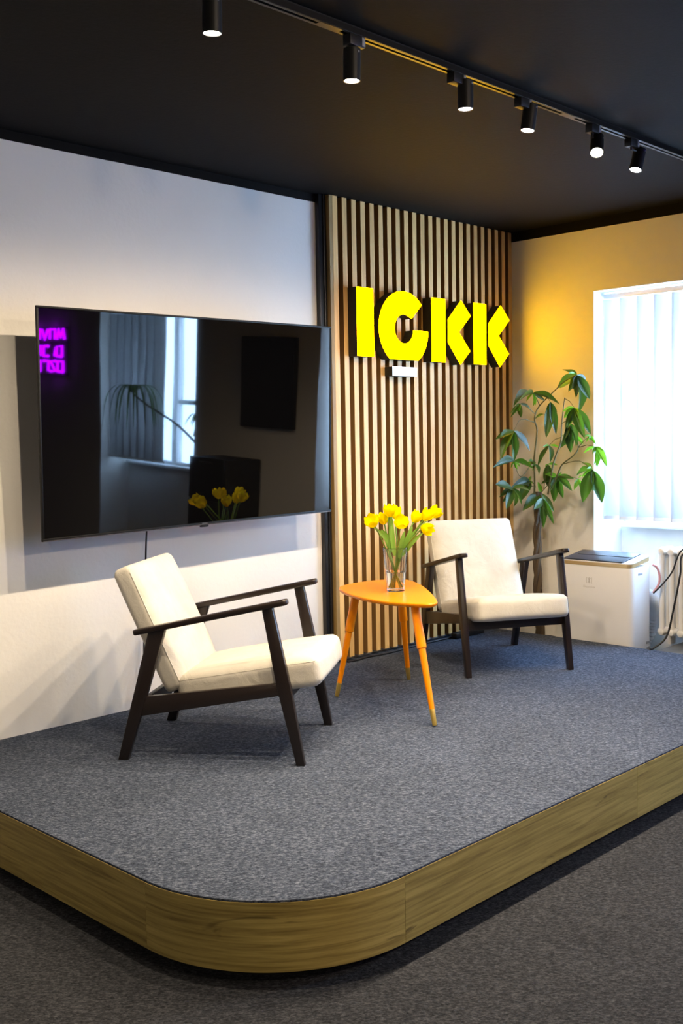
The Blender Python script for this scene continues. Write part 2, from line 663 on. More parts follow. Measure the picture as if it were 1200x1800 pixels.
for (y0, y1) in (W1, W2):
    w.box((0.0, y0, ZH), (XW, y1, H))            # lintel
    w.box((XN, y0, ZF), (XW, y1, ZS))            # parapet behind the radiator
struct(w.build('wall_right', 'plaster'))
struct(box('trim_1', (XB, -0.004, 2.486), (-1.65, 0.0, H), 'ceiling'))
struct(box('trim_2', (-0.004, YB, 2.466), (0.0, 0.0, H), 'ceiling'))


def make_window(name, y0, y1, mull=None, transom=None):
    t = bpy.data.objects.new(name, None)
    COL.objects.link(t)
    t.location = (XN, (y0 + y1) / 2, ZS)
    struct(t)
    hw, hh = (y1 - y0) / 2, ZH - ZS
    b = MB()
    for s in (-1, 1):
        b.box((0.03, s * hw - (0.06 if s > 0 else 0), 0.0), (0.10, s * hw + (0.06 if s < 0 else 0), hh), 0.004)
    b.box((0.03, -hw + 0.06, 0.0), (0.10, hw - 0.06, 0.06), 0.004)
    b.box((0.03, -hw + 0.06, hh - 0.06), (0.10, hw - 0.06, hh), 0.004)
    b.build('window_frame', 'white_paint', t, 'auto')
    ym = 0.0 if mull is None else mull
    box('mullion', (0.025, ym - 0.035, 0.06), (0.10, ym + 0.035, hh - 0.06), 'white_paint', t, 0.004)
    if transom:
        box('transom', (0.035, ym + 0.036, transom - 0.02), (0.098, hw - 0.061, transom + 0.02), 'white_paint', t, 0.004)
    for s in (-1, 1):
        a, c = (ym + 0.035, hw - 0.06) if s > 0 else (-hw + 0.06, ym - 0.035)
        box('pane', (0.066, a, 0.06), (0.070, c, hh - 0.06), 'pane', t)
    box('window_sill', (-0.055, -hw + 0.03, 0.0), (0.03, hw - 0.03, 0.030), 'white_paint', t, 0.006)
    return t


make_window('window_1', *W1)
make_window('window_2', *W2, mull=-0.03, transom=0.62)

# ------------------------------------------------------------------ stage platform
XL, XR, YF, RC = -4.038, -0.247, -2.158, 0.52
CX, CY = XL + RC, YF + RC


def stage_outline(inset=0.0, n=28):
    o = [(XR, -0.001), (XL + inset, -0.001)]
    for i in range(n + 1):
        a = math.pi + (math.pi / 2) * i / n
        o.append((CX + (RC - inset) * math.cos(a), CY + (RC - inset) * math.sin(a)))
    o.append((XR, YF + inset))
    return o


stage = thing('stage_platform', 'low carpeted stage with oak edge and one rounded corner', 'platform', (-2.1, -1.0, ZF))


def Lp(p):
    return Vector(p) - Vector((-2.1, -1.0, ZF))


def stage_prism(name, inset, z0, z1, mat, bevel=0.0):
    v, f = prism_data(stage_outline(inset), 'z', z0, z1, bevel)
    return mesh_obj(name, [Lp(p) for p in v], f, mat, stage, 'auto')


stage_prism('plinth', 0.055, ZF, -0.196, 'black_matte')
stage_prism('deck', 0.016, -0.196, -0.010, 'black_matte')
stage_prism('carpet_top', 0.002, -0.010, 0.0, 'carpet', 0.002)


def facing(path, u0, name='facing_panel'):
    """oak board that follows a path, z -0.2 .. -0.006, 12 mm thick"""
    z0, z1 = -0.200, -0.0065
    verts, uvs, faces = [], [], []
    s = u0
    n = len(path)
    for i, p in enumerate(path):
        if i:
            s += (Vector(p) - Vector(path[i - 1])).length
        t = (Vector(path[min(i + 1, n - 1)]) - Vector(path[max(i - 1, 0)])).normalized()
        nr = Vector((-t.y, t.x))       # inward
        q = Vector(p) + nr * 0.014
        for (c, z) in ((p, z0), (p, z1), (q, z1), (q, z0)):
            verts.append(Lp((c[0], c[1], z)))
        uvs += [(s, 0.0), (s, z1 - z0), (s, z1 - z0 + 0.012), (s, 0.0)]
    for i in range(n - 1):
        a, b = i * 4, i * 4 + 4
        for k in range(4):
            faces.append((a + k, b + k, b + (k + 1) % 4, a + (k + 1) % 4))
    faces += [(0, 1, 2, 3), ((n - 1) * 4 + 3, (n - 1) * 4 + 2, (n - 1) * 4 + 1, (n - 1) * 4)]
    o = mesh_obj(name, verts, faces, 'facing', stage, 'auto', uvs)
    return o


G = 0.0012
arc = [(CX + RC * math.cos(math.pi + math.pi / 2 * i / 32), CY + RC * math.sin(math.pi + math.pi / 2 * i / 32)) for i in range(33)]
facing([(XL, -0.002), (XL, -0.8), (XL, CY + G)], 0.0)
facing(arc, 3.1)
facing([(CX + G, YF), (-2.9, YF), (-2.2, YF)], 6.4)
facing([(-2.2 + G, YF), (-1.2, YF), (XR - 0.001, YF)], 9.7)
# black edge profile at the window end of the stage
v, f = box_data((XR - 0.012, YF + 0.01, -0.012), (XR + 0.004, -1.10, -0.0003), 0.002)
mesh_obj('edge_profile', [Lp(p) for p in v], f, 'black', stage, 'auto')

# grey ledge under the radiator, level with the stage
box_l = box('concrete_ledge', (XR + 0.006, -2.10, ZF), (0.325, -1.12, -0.035), 'ledge', None, 0.004)
tag(box_l, 'grey concrete ledge on the floor below the white radiator', 'ledge')

# ------------------------------------------------------------------ slatted oak panel
panel = thing('slat_panel', 'vertical oak slat wall panel with dark brown grooves behind the sign', 'wall panel', (-0.83, 0, 0))
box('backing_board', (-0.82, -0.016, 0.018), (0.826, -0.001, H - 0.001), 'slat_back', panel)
slat0 = None
for i in range(23):
    x0 = -1.632 + 0.0725 * i
    if slat0 is None:
        v, f = box_data((0, 0, 0), (0.037, 0.040, H - 0.024), 0.0012, 1)
        slat0 = mesh_obj('slat', v, f, 'slat', panel, 'auto')
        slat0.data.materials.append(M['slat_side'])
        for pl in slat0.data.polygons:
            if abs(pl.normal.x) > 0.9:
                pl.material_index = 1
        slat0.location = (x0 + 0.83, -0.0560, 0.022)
    else:
        dup_child(slat0, panel, (x0 + 0.83, -0.0560, 0.022))

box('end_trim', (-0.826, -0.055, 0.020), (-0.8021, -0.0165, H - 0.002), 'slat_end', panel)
duct = thing('cable_duct', 'tall black cable duct beside the oak slat panel', 'cable duct', (-1.69, 0, 0))
box('duct_body', (-0.020, -0.030, 0.0), (0.036, -0.001, H - 0.001), 'black', duct, 0.003)
tube('conduit', [(0.012, -0.034, 0.001), (0.012, -0.034, H - 0.001)], 0.0045, 'black', duct, 8)

# ------------------------------------------------------------------ illuminated sign
YS, YFACE = -0.0558, -0.125


def letter(name, label, strokes, face='letter_face', cat='sign letter', group='illuminated sign letters', d=YFACE):
    xs = [p[0] for s in strokes for p in s]
    zs = [p[1] for s in strokes for p in s]
    ox, oz = (min(xs) + max(xs)) / 2, min(zs)
    t = thing(name, label, cat, (ox, 0, oz), group=group)
    for s in strokes:
        o = [(p[0] - ox, p[1] - oz) for p in s]
        prism('letter_return', o, 'y', YS, d + 0.004, 'letter_side', t, 0.0, smooth=False)
        prism('letter_face', o, 'y', d + 0.0035, d, face, t, 0.0, smooth=False)
    return t


Z0, Z1 = 1.672, 2.042
letter('sign_letter', 'glowing yellow letter I with black sides at the left of the sign',
       [[(-1.527, Z0 + 0.004), (-1.397, Z0 + 0.004), (-1.397, Z1 + 0.004), (-1.527, Z1 + 0.004)]])
GC, GR, GI = (-1.142, 1.842), 0.211, 0.082
ol = []
a0, a1 = math.radians(43), math.radians(180 + 55)
ol.append((GC[0] + 0.092 * math.cos(a0) * 0.98, GC[1] + 0.092 * math.sin(a0) * 0.98))
for i in range(25):
    a = a0 + (a1 - a0) * i / 24
    ol.append((GC[0] + GR * math.cos(a), GC[1] + GR * math.sin(a)))
for i in range(9):
    a = math.radians(305) + math.radians(54) * i / 8
    ol.append((GC[0] + GR * math.cos(a), GC[1] + GR * math.sin(a)))
ol.append((GC[0] + GI, GC[1] - 0.003))
for i in range(1, 22):
    a = -math.radians(3) - (2 * math.pi - math.radians(52)) * i / 22
    ol.append((GC[0] + GI * math.cos(a), GC[1] + GI * math.sin(a)))
letter('sign_letter', 'glowing yellow round letter G of the sign, white bar below', [ol])
for (dx, lab) in ((0.0, 'glowing yellow letter K in the middle, right after the letter G'),
                  (0.400, 'glowing yellow letter K at the end of the sign near corner')):
    bar = [(-0.897 + dx, Z0 - 0.004), (-0.773 + dx, Z0 - 0.004), (-0.773 + dx, Z1 - 0.004), (-0.897 + dx, Z1 - 0.004)]
    ch = [(-0.620 + dx, 2.042), (-0.528 + dx, 1.956), (-0.644 + dx, 1.853), (-0.535 + dx, 1.745), (-0.630 + dx, 1.660),
          (-0.746 + dx, 1.787), (-0.746 + dx, 1.922)]
    letter('sign_letter', lab, [bar, ch])
letter('sign_bar', 'small white lit bar with black sides below the letter G',
       [[(-1.236, 1.577), (-1.030, 1.577), (-1.030, 1.629), (-1.236, 1.629)]], 'white_face', 'light bar', None, -0.118)

# ------------------------------------------------------------------ television
tv = thing('television', 'large black wall-mounted television with a glossy dark screen', 'television', (-2.678, -0.228, 1.319),
           (0.041, -0.011, 0.010))
TW, TH = 0.837, 0.475
box('back_shell', (-TW + 0.03, 0.006, -TH + 0.03), (TW - 0.03, 0.045, TH - 0.03), 'bezel', tv, 0.012)
fr = MB()
fr.box((-TW, -0.006, TH - 0.009), (TW, 0.008, TH), 0.002)
fr.box((-TW, -0.006, -TH), (TW, 0.008, -TH + 0.013), 0.002)
fr.box((-TW, -0.006, -TH + 0.013), (-TW + 0.009, 0.008, TH - 0.009), 0.002)
fr.box((TW - 0.009, -0.006, -TH + 0.013), (TW, 0.008, TH - 0.009), 0.002)
fr.build('bezel', 'bezel', tv, 'auto')
box('screen', (-TW + 0.009, -0.003, -TH + 0.013), (TW - 0.009, 0.007, TH - 0.009), 'screen', tv)
box('bottom_strip', (-TW + 0.002, -0.0075, -TH + 0.001), (TW - 0.002, -0.0055, -TH + 0.004), 'bezel_line', tv)
box('sensor_nub', (-0.022, -0.009, -TH - 0.008), (0.022, 0.004, -TH + 0.003), 'bezel', tv, 0.002)
box('logo_mark', (-0.016, -0.0085, -TH + 0.005), (0.016, -0.0060, -TH + 0.010), 'bezel_line', tv)
mt = MB()
mt.box((-0.30, 0.046, -0.20), (-0.26, 0.066, 0.22), 0.003)
mt.box((0.26, 0.046, -0.20), (0.30, 0.066, 0.22), 0.003)
mt.box((-0.34, 0.066, 0.05), (0.34, 0.085, 0.13), 0.003)
mt.box((-0.34, 0.066, -0.13), (0.34, 0.085, -0.05), 0.003)
mt.box((-0.10, 0.085, -0.10), (0.10, 0.205, 0.10), 0.004)
mt.build('wall_mount', 'black', tv, 'auto')
c = tube('power_cable', spline([(-2.866, -0.15, 0.90), (-2.868, -0.05, 0.86), (-2.869, -0.030, 0.80), (-2.885, -0.030, 0.55),
                                (-2.902, -0.030, 0.29), (-2.900, -0.022, 0.012), (-2.80, -0.022, 0.006)], 6), 0.0042, 'cable')
tag(c, 'thin black power cable hanging below the television', 'cable')

# cable along the foot of the slats
c = tube('floor_cable', spline([(-1.60, -0.075, 0.006), (-1.53, -0.086, 0.006), (-1.44, -0.075, 0.006), (-1.30, -0.092, 0.006),
                                (-1.12, -0.085, 0.006), (-0.95, -0.072, 0.006), (-0.75, -0.078, 0.006), (-0.55, -0.070, 0.006),
                                (-0.42, -0.085, 0.006)], 6), 0.0055, 'cable')
tag(c, 'black cable lying along the foot of the slat panel', 'cable')
ps = thing('power_strip', 'small black power strip on the carpet against the slats', 'power strip', (-0.56, -0.105, 0.0))
box('strip_body', (-0.14, -0.022, 0.0005), (0.14, 0.022, 0.036), 'black', ps, 0.005)
for k in range(4):
    lathe('socket', [(0.0, 0.0362), (0.015, 0.0362), (0.016, 0.0375), (0.0, 0.0375)], 'black_matte', ps, 14,
          mtx=Matrix.Translation((-0.096 + 0.064 * k, 0, 0)))

# ------------------------------------------------------------------ ceiling track and spotlights
YT = -1.723
track = thing('ceiling_track', 'long black lighting track screwed to the dark ceiling', 'lighting track', (-3.2, YT, H))
box('track_base', (-3.2, -0.018, -0.004), (3.1, 0.018, -0.0005), 'lamp_black', track)
for s in (-1, 1):
    box('track_side', (-3.2, s * 0.016 - 0.0022, -0.024), (3.1, s * 0.016 + 0.0022, -0.0038), 'rail_black', track, 0.0006, 1)
    box('track_lip', (-3.2, s * 0.0105 - 0.0045, -0.0245), (3.1, s * 0.0105 + 0.0045, -0.0225), 'rail_black', track)
for xj in (-0.12, 1.23):
    box('track_joint', (xj - 0.05, -0.0150, -0.0250), (xj + 0.05, 0.0150, -0.0222), 'rail_black', track, 0.0004, 1)


def spotlight(label, xa, stem, body, d, power, lens='lens', cone=165, soft=0.022):
    """xa: adapter x; stem: (dx,dy) of the hanger; body: centre of the can's top relative to the adapter; d: aim"""
    t = thing('track_spotlight', label, 'spotlight', (xa, YT, H - 0.024), group='spotlights on the ceiling track')
    box('adapter', (-0.028, -0.017, -0.034), (0.040, 0.017, -0.0005), 'lamp_black', t, 0.002)
    box('contact_block', (0.026, -0.0172, -0.030), (0.041, 0.0172, -0.002), 'plastic_grey', t, 0.001)
    d = Vector(d).normalized()
    top = Vector(body)
    q = d.to_track_quat('Z', 'Y').to_matrix().to_4x4()
    mtx = Matrix.Translation(top) @ q
    sx = Vector((stem[0], stem[1], 0))
    tube('hanger', [(sx.x, sx.y, -0.030), (sx.x, sx.y, top.z - 0.012), top + d * 0.016], 0.0055, 'lamp_black', t, 8)
    L, R0 = 0.100, 0.0278
    lathe('can', [(R0 - 0.004, 0.0), (R0, 0.003), (R0, L), (R0 - 0.003, L), (R0 - 0.003, L - 0.012), (0.001, L - 0.012),
                  (0.001, L - 0.02), (R0 - 0.006, 0.004)], 'lamp_black', t, 32, mtx=mtx)
    ln = lathe('lens', [(0.0, L - 0.0065), (R0 - 0.0035, L - 0.0065), (R0 - 0.0035, L - 0.0025), (R0 - 0.010, L - 0.0005), (0.0, L)], lens, t, 28, mtx=mtx)
    tube('pivot_screw', [top + d * 0.016 + Vector((0, -R0 - 0.003, 0)), top + d * 0.016 + Vector((0, -R0 + 0.002, 0))], 0.0035, 'plastic_grey', t, 8)
    l = bpy.data.lights.new('spot_beam', 'SPOT')
    l.energy = power
    l.color = SPOT_COLOR
    l.spot_size = math.radians(cone)
    l.spot_blend = 0.6
    l.shadow_soft_size = soft
    lo = bpy.data.objects.new('spot_beam', l)
    COL.objects.link(lo)
    lo.parent = t
    lo.matrix_local = Matrix.Translation(top + d * (L + 0.004)) @ (-d).to_track_quat('Z', 'Y').to_matrix().to_4x4()
    return t


spotlight('black can spotlight nearest the camera, cut by the top edge', -3.80, (0.0, 0.0), (0.02, 0.0, -0.034), (0.02, 0.05, -1), SPOT_POWER)
spotlight('black can spotlight with glowing lens, second along the track from the left', -3.214, (0.012, 0.0), (-0.004, 0.0, -0.040), (0.0, 0.03, -1), SPOT_POWER)
spotlight('upright black can spotlight, third along the track from the left', -2.693, (0.0, -0.0), (0.046, -0.008, -0.014), (0.0, 0.0, -1), SPOT_POWER, 'lens_dim')
spotlight('slightly tilted black spotlight above the letter K, fourth along track', -2.289, (0.0, 0.0), (0.052, -0.004, -0.012), (-0.14, 0.06, -1), SPOT_POWER, 'lens_dim')
spotlight('strongly tilted black spotlight with glaring lens turned toward the room', -1.787, (0.0, 0.0), (0.044, 0.004, -0.040), (-0.60, -0.34, -0.90), SPOT_POWER, 'lens', 115)
spotlight('black can spotlight at the window end of the track', -1.471, (0.0, 0.0), (0.072, -0.004, -0.030), (-0.34, 0.05, -1), SPOT_POWER, 'lens_dim')

# added unseen track behind the camera, lights the stage front and upper wall
added_track = thing('ceiling_track', 'added black lighting track behind the camera, unseen', 'lighting track', (-4.9, -5.2, H))
box('track_base', (-2.6, -0.018, -0.024), (2.8, 0.018, -0.0005), 'rail_black', added_track, 0.001)
YT = -5.2
for xx, nm, aim in ((-7.2, 'left', (0.35, 0.6, -0.8)), (-3.6, 'middle', (-0.25, 0.9, -0.45)), (-2.4, 'right', (-0.45, 0.9, -0.45))):
    spotlight('added unseen can spotlight on the rear track, ' + nm + ' of three', xx, (0.0, 0.0), (0.02, 0.0, -0.034), aim, SPOT_POWER * 0.72, 'lens', 105, 0.12)

# ================================================================== FURNITURE
def make_armchair(label, loc, rotz):
    """local +X is forward, +Y the sitter's left"""
    t = thing('armchair', label, 'armchair', loc, (0, 0, rotz), 'pair of cream armchairs')
    S, T = 0.285, 0.0145
    for s in (1, -1):
        y0, y1 = s * S - T, s * S + T
        prism('leg', [(0.341, 0.0), (0.375, 0.0), (0.324, 0.305), (0.260, 0.612), (0.219, 0.606), (0.270, 0.305)], 'y', y0, y1,
              'darkwood', t, 0.004)
        prism('leg', [(-0.370, 0.0), (-0.329, 0.0), (-0.247, 0.250), (-0.158, 0.530), (-0.228, 0.516), (-0.304, 0.240)], 'y',
              y0, y1, 'darkwood', t, 0.004)
        prism('side_rail', [(-0.286, 0.172), (0.285, 0.268), (0.276, 0.314), (-0.266, 0.250)], 'y', s * S - 0.012, s * S + 0.012,
              'darkwood', t, 0.003)
        # armrest: paddle that rises to the front
        sl = math.atan2(0.636 - 0.509, 0.317 + 0.297)
        top = [(-0.312, -0.012), (-0.305, -0.018), (-0.20, -0.024), (0.05, -0.026), (0.26, -0.027), (0.302, -0.024), (0.314, -0.014),
               (0.314, 0.014), (0.302, 0.024), (0.26, 0.027), (0.05, 0.026), (-0.20, 0.024), (-0.305, 0.018), (-0.312, 0.012)]
        v, f = prism_data(top, 'z', -0.022, 0.0, 0.006, 3)
        mt = Matrix.Translation((0.010, s * S, 0.5735)) @ Matrix.Rotation(-sl, 4, 'Y')
        mesh_obj('armrest', [mt @ p for p in v], f, 'darkwood', t, 'auto')
    prism('front_rail', [(0.282, 0.232), (0.304, 0.232), (0.300, 0.292), (0.278, 0.292)], 'y', -S + 0.010, S - 0.010, 'darkwood', t, 0.003)
    prism('rear_rail', [(-0.292, 0.178), (-0.268, 0.178), (-0.246, 0.244), (-0.270, 0.244)], 'y', -S + 0.010, S - 0.010, 'darkwood', t, 0.003)
    # seat cushion
    a = math.atan2(0.085, 0.523)
    hx, hy, hz = 0.288, 0.252, 0.058

    def bs(p):
        b = max(0.0, 1 - p[0] ** 4) * max(0.0, 1 - p[1] ** 4)
        e = Vector((0, 0, 0))
        e.z += 0.016 * b * (1 if p[2] > 0 else 0) * max(0, p[2])
        e.x += 0.008 * (1 - p[1] ** 2) * (1 - p[2] ** 2) * (1 if p[0] > 0 else 0)
        return e
    v, f = rounded_box_data(hx, hy, hz, 0.030, 14, bs)
    mt = Matrix.Translation((0.135, 0, 0.3625)) @ Matrix.Rotation(-a, 4, 'Y') @ Matrix.Translation((0, 0, -hz + 0.002))
    seat = mesh_obj('seat_cushion', [mt @ p for p in v], f, 'fabric', t, True)
    seat_pts = []
    for (ux, uy) in ((-1, 1), (1, 1), (1, -1), (-1, -1)):
        seat_pts.append(mt @ Vector((ux * (hx - 0.010), uy * (hy - 0.004), hz - 0.016)))
    tube('seam', [seat_pts[0], seat_pts[1]], 0.0016, 'fabric', seat, 6)
    tube('seam', [seat_pts[3], seat_pts[2]], 0.0016, 'fabric', seat, 6)
    # back cushion
    an = math.atan2(0.316 - 0.126, 0.746 - 0.315)
    hx2, hz2 = 0.042, 0.262

    def bb(p):
        b = max(0.0, 1 - p[1] ** 4) * max(0.0, 1 - p[2] ** 4)
        return Vector((0.026 * b * max(0, p[0]) - 0.006 * b * max(0, -p[0]), 0, 0))
    v, f = rounded_box_data(hx2, hy, hz2, 0.026, 14, bb)
    up = Vector((-math.sin(an), 0, math.cos(an)))
    fw = Vector((math.cos(an), 0, math.sin(an)))
    base = Vector((-0.126, 0, 0.315))
    cen = base + up * (hz2 - 0.038) - fw * (hx2 - 0.004)
    mt2 = Matrix.Translation(cen) @ Matrix.Rotation(-an, 4, 'Y')
    back = mesh_obj('back_cushion', [mt2 @ p for p in v], f, 'fabric', t, True)
    for s in (1, -1):
        tube('seam', [mt2 @ Vector((hx2 - 0.010, s * (hy - 0.004), -hz2 + 0.03)), mt2 @ Vector((hx2 - 0.010, s * (hy - 0.004), hz2 - 0.03))], 0.0016,
             'fabric', back, 6)
    return t


make_armchair('cream armchair with dark wooden frame below the television, seen from the side', (-2.991, -0.752, 0.0), math.atan2(-0.823, 0.568))
make_armchair('cream armchair with dark wooden frame beside the plant, facing the room', (-1.038, -0.643, 0.0), math.atan2(-0.6205, -0.369))

# ------------------------------------------------------------------ orange side table
ZT = 0.515
tc_ = (-2.06, -0.815)
table = thing('side_table', 'orange lacquered side table with leaf-shaped top and three brass-tipped legs', 'table', (tc_[0], tc_[1], 0.0))
outl = [(-2.130, -0.545), (-2.062, -0.492), (-1.960, -0.472), (-1.850, -0.478), (-1.765, -0.510), (-1.706, -0.570), (-1.712, -0.640),
        (-1.800, -0.782), (-1.950, -0.962), (-2.115, -1.135), (-2.176, -1.186), (-2.222, -1.192), (-2.250, -1.145), (-2.276, -1.060),
        (-2.288, -0.970), (-2.277, -0.868), (-2.245, -0.755), (-2.185, -0.625)]
outl = [(p.x - tc_[0], p.y - tc_[1]) for p in spline([(x, y, 0) for x, y in outl], 4, True)]
cen2 = Vector((sum(p[0] for p in outl) / len(outl), sum(p[1] for p in outl) / len(outl)))
rings = [(0.0, ZT), (0.002, ZT), (0.0, ZT - 0.002), (0.0, ZT - 0.008), (0.004, ZT - 0.014), (0.022, ZT - 0.021), (0.04, ZT - 0.022)]
vv, ff = [], []
n = len(outl)
for k, (ins, z) in enumerate([(0.003, ZT), (0.0, ZT - 0.003), (0.0, ZT - 0.009), (0.004, ZT - 0.015), (0.022, ZT - 0.0215), (0.045, ZT - 0.022)]):
    for i, p in enumerate(outl):
        a, b = Vector(outl[i - 1]), Vector(outl[(i + 1) % n])
        tng = (b - a).normalized()
        nr = Vector((-tng.y, tng.x))
        if nr.dot(cen2 - Vector(p)) < 0:
            nr = -nr
        q = Vector(p) + nr * ins
        vv.append((q.x, q.y, z))
for k in range(5):
    for i in range(n):
        ff.append((k * n + i, k * n + (i + 1) % n, (k + 1) * n + (i + 1) % n, (k + 1) * n + i))
ff.append(tuple(range(n)))
ff.append(tuple(reversed(range(5 * n, 6 * n))))
mesh_obj('table_top', vv, ff, 'orange', table, 'auto')
for (fx, fy, tx, ty) in ((-2.183, -0.569, -2.112, -0.640), (-2.279, -1.251, -2.205, -1.085), (-1.694, -0.600, -1.800, -0.645)):
    p0 = Vector((tx - tc_[0], ty - tc_[1], ZT - 0.021))
    p1 = Vector((fx - tc_[0], fy - tc_[1], 0.004))
    L = lambda u: p0.lerp(p1, u)
    leg = tube('leg', [L(0), L(0.05), L(0.34), L(0.36), L(0.366), L(0.87)], [0.0185, 0.0195, 0.0215, 0.0210, 0.0165, 0.0115], 'orange', table, 18)
    tube('brass_foot', [L(0.868), L(0.995), L(1.0)], [0.0122, 0.0098, 0.0085], 'brass', leg, 16)

# ------------------------------------------------------------------ vase with tulips
VX, VY = -2.030, -0.820
vase = lathe('glass_vase', [(0.0395, 0.0), (0.0425, 0.003), (0.0585, 0.203), (0.0580, 0.205), (0.0560, 0.203), (0.0405, 0.012), (0.0, 0.010), (0.0, 0.0)],
             'glass', None, 40)
vase.location = (VX, VY, ZT + 0.0005)
tag(vase, 'tapered clear glass vase standing on the orange table', 'vase')
water = lathe('vase_water', [(0.0, 0.0105), (0.0402, 0.0125), (0.0466, 0.090), (0.0, 0.090)], 'water', None, 40)
water.location = (VX, VY, ZT + 0.0005)
tag(water, 'clear water in the lower half of the glass vase', 'water')


def blade_data(pts, width, normal, fold=0.25, prof=None):
    """long leaf along a path"""
    P = spline(pts, 5)
    m = len(P)
    vs, fs = [], []
    nr = Vector(normal)
    for i, p in enumerate(P):
        u = i / (m - 1)
        wd = width * (math.sin(math.pi * min(1.0, 0.12 + 0.88 * u) ** 0.85) ** 0.8 if u < 1 else 0.0)
        if prof:
            wd = width * prof(u)
        tg = (P[min(i + 1, m - 1)] - P[max(i - 1, 0)]).normalized()
        sd = tg.cross(nr).normalized()
        up = sd.cross(tg).normalized()
        for k in (-1, -0.5, 0, 0.5, 1):
            vs.append(p + sd * (k * wd) + up * (abs(k) * wd * fold))
    for i in range(m - 1):
        for k in range(4):
            a = i * 5 + k
            fs.append((a, a + 1, a + 6, a + 5))
    return vs, fs


def head_data(h=0.052, r=0.0225, openness=0.15):
    vs, fs = [], []
    nu, nv = 7, 5
    for k in range(6):
        rot = k * math.pi / 3
        rr = 1.0 if k % 2 == 0 else 0.90
        hh = h * (1.0 if k % 2 == 0 else 1.04)
        base = len(vs)
        for i in range(nu + 1):
            u = i / nu
            rad = r * rr * (math.sin(math.pi * (0.06 + 0.62 * u)) ** 0.75) * (1 + openness * u)
            wid = math.radians(46) * (math.sin(math.pi * (0.10 + 0.84 * u)) ** 0.6)
            for j in range(nv):
                a = rot + wid * (j - (nv - 1) / 2) / ((nv - 1) / 2)
                tip = 0.006 * (abs(j - (nv - 1) / 2) / 2) ** 2 * u
                vs.append(Vector((rad * math.cos(a), rad * math.sin(a), hh * u - tip)))
        for i in range(nu):
            for j in range(nv - 1):
                a = base + i * nv + j
                fs.append((a, a + 1, a + nv + 1, a + nv))
    return vs, fs


TUL = [  # head position, openness, label
    ((-2.175, -0.821, 0.838), 0.30, 'yellow tulip at the far left of the bouquet in the vase'),
    ((-2.054, -0.774, 0.838), 0.10, 'yellow tulip half hidden behind the leftmost bloom'),
    ((-2.07, -0.825, 0.876), 0.10, 'yellow tulip standing tallest on the left, behind an upright leaf'),
    ((-1.963, -0.764, 0.858), 0.15, 'yellow tulip at the top middle of the bouquet'),
    ((-2.121, -0.935, 0.832), 0.35, 'wide open yellow tulip in the middle front of the bouquet'),
    ((-1.924, -0.849, 0.84), 0.05, 'closed yellow tulip right of the gap in the bouquet'),
    ((-1.951, -0.934, 0.856), 0.10, 'yellow tulip just left of the highest bloom on the right'),
    ((-1.856, -0.901, 0.862), 0.20, 'highest yellow tulip at the far right of the bouquet'),
    ((-2.026, -0.99, 0.822), 0.05, 'lowest yellow tulip hanging toward the armchair'),
]
vb = Vector((VX, VY, ZT))
LEAFT = {0: [((-2.040, -0.812, 0.70), (-2.060, -0.790, 0.765), (-2.095, -0.742, 0.818))],
         1: [((-2.035, -0.800, 0.69), (-2.048, -0.780, 0.77), (-2.060, -0.760, 0.805))],
         2: [((-2.040, -0.825, 0.68), (-2.045, -0.815, 0.78), (-2.040, -0.800, 0.862), (-2.030, -0.790, 0.898))],
         4: [((-2.025, -0.845, 0.67), (-2.020, -0.850, 0.74), (-2.005, -0.860, 0.80))],
         5: [((-2.010, -0.845, 0.68), (-1.990, -0.865, 0.75), (-1.945, -0.905, 0.822))],
         6: [((-2.005, -0.850, 0.69), (-1.985, -0.880, 0.74), (-1.950, -0.925, 0.790))],
         8: [((-2.000, -0.840, 0.69), (-1.975, -0.850, 0.755), (-1.955, -0.865, 0.815))]}
cam_dir = Vector((-0.70, -0.70, 0.12))
for i, (hp, op, lab) in enumerate(TUL):
    hp = Vector(hp)
    dx = Vector((hp.x - VX, hp.y - VY, 0))
    dr = dx.normalized()
    j = 0.7 * (i - 4) / 4
    dr2 = Matrix.Rotation(j, 3, 'Z') @ dr
    t = thing('tulip', lab, 'flower', vb + Vector((0, 0, 0.012)), group='yellow tulips in the vase')
    o = t.location
    foot = vb + dr2 * -0.024 + Vector((0, 0, 0.018))
    lip = vb + dr2 * min(0.043, 0.02 + dx.length * 0.4) + Vector((0, 0, 0.195))
    pts = spline([foot - o, (foot.lerp(lip, 0.5)) - o, lip - o, lip.lerp(hp, 0.6) + Vector((0, 0, 0.006)) - o, hp - o], 5)
    tube('stem', pts, 0.0034, 'stem', t, 8)
    ax = (pts[-1] - pts[-2]).normalized()
    ax = (ax + Vector((0, 0, 0.15)) + dr * 0.15).normalized()
    if i == 8:
        ax = (dr * 0.9 + Vector((0, 0, -0.25))).normalized()
    vs, fs = head_data(0.058, 0.0285, op)
    mt = Matrix.Translation(pts[-1]) @ ax.to_track_quat('Z', 'Y').to_matrix().to_4x4() @ Matrix.Rotation(i * 0.9, 4, 'Z') @ Matrix.Translation((0, 0, -0.010))
    mesh_obj('flower_head', [mt @ p for p in vs], fs, 'petal', t, True)
    for lf in LEAFT.get(i, []):
        vs, fs = blade_data([Vector(p) - o for p in lf], 0.0125, cam_dir, 0.3)
        mesh_obj('leaf', vs, fs, 'stem', t, True)

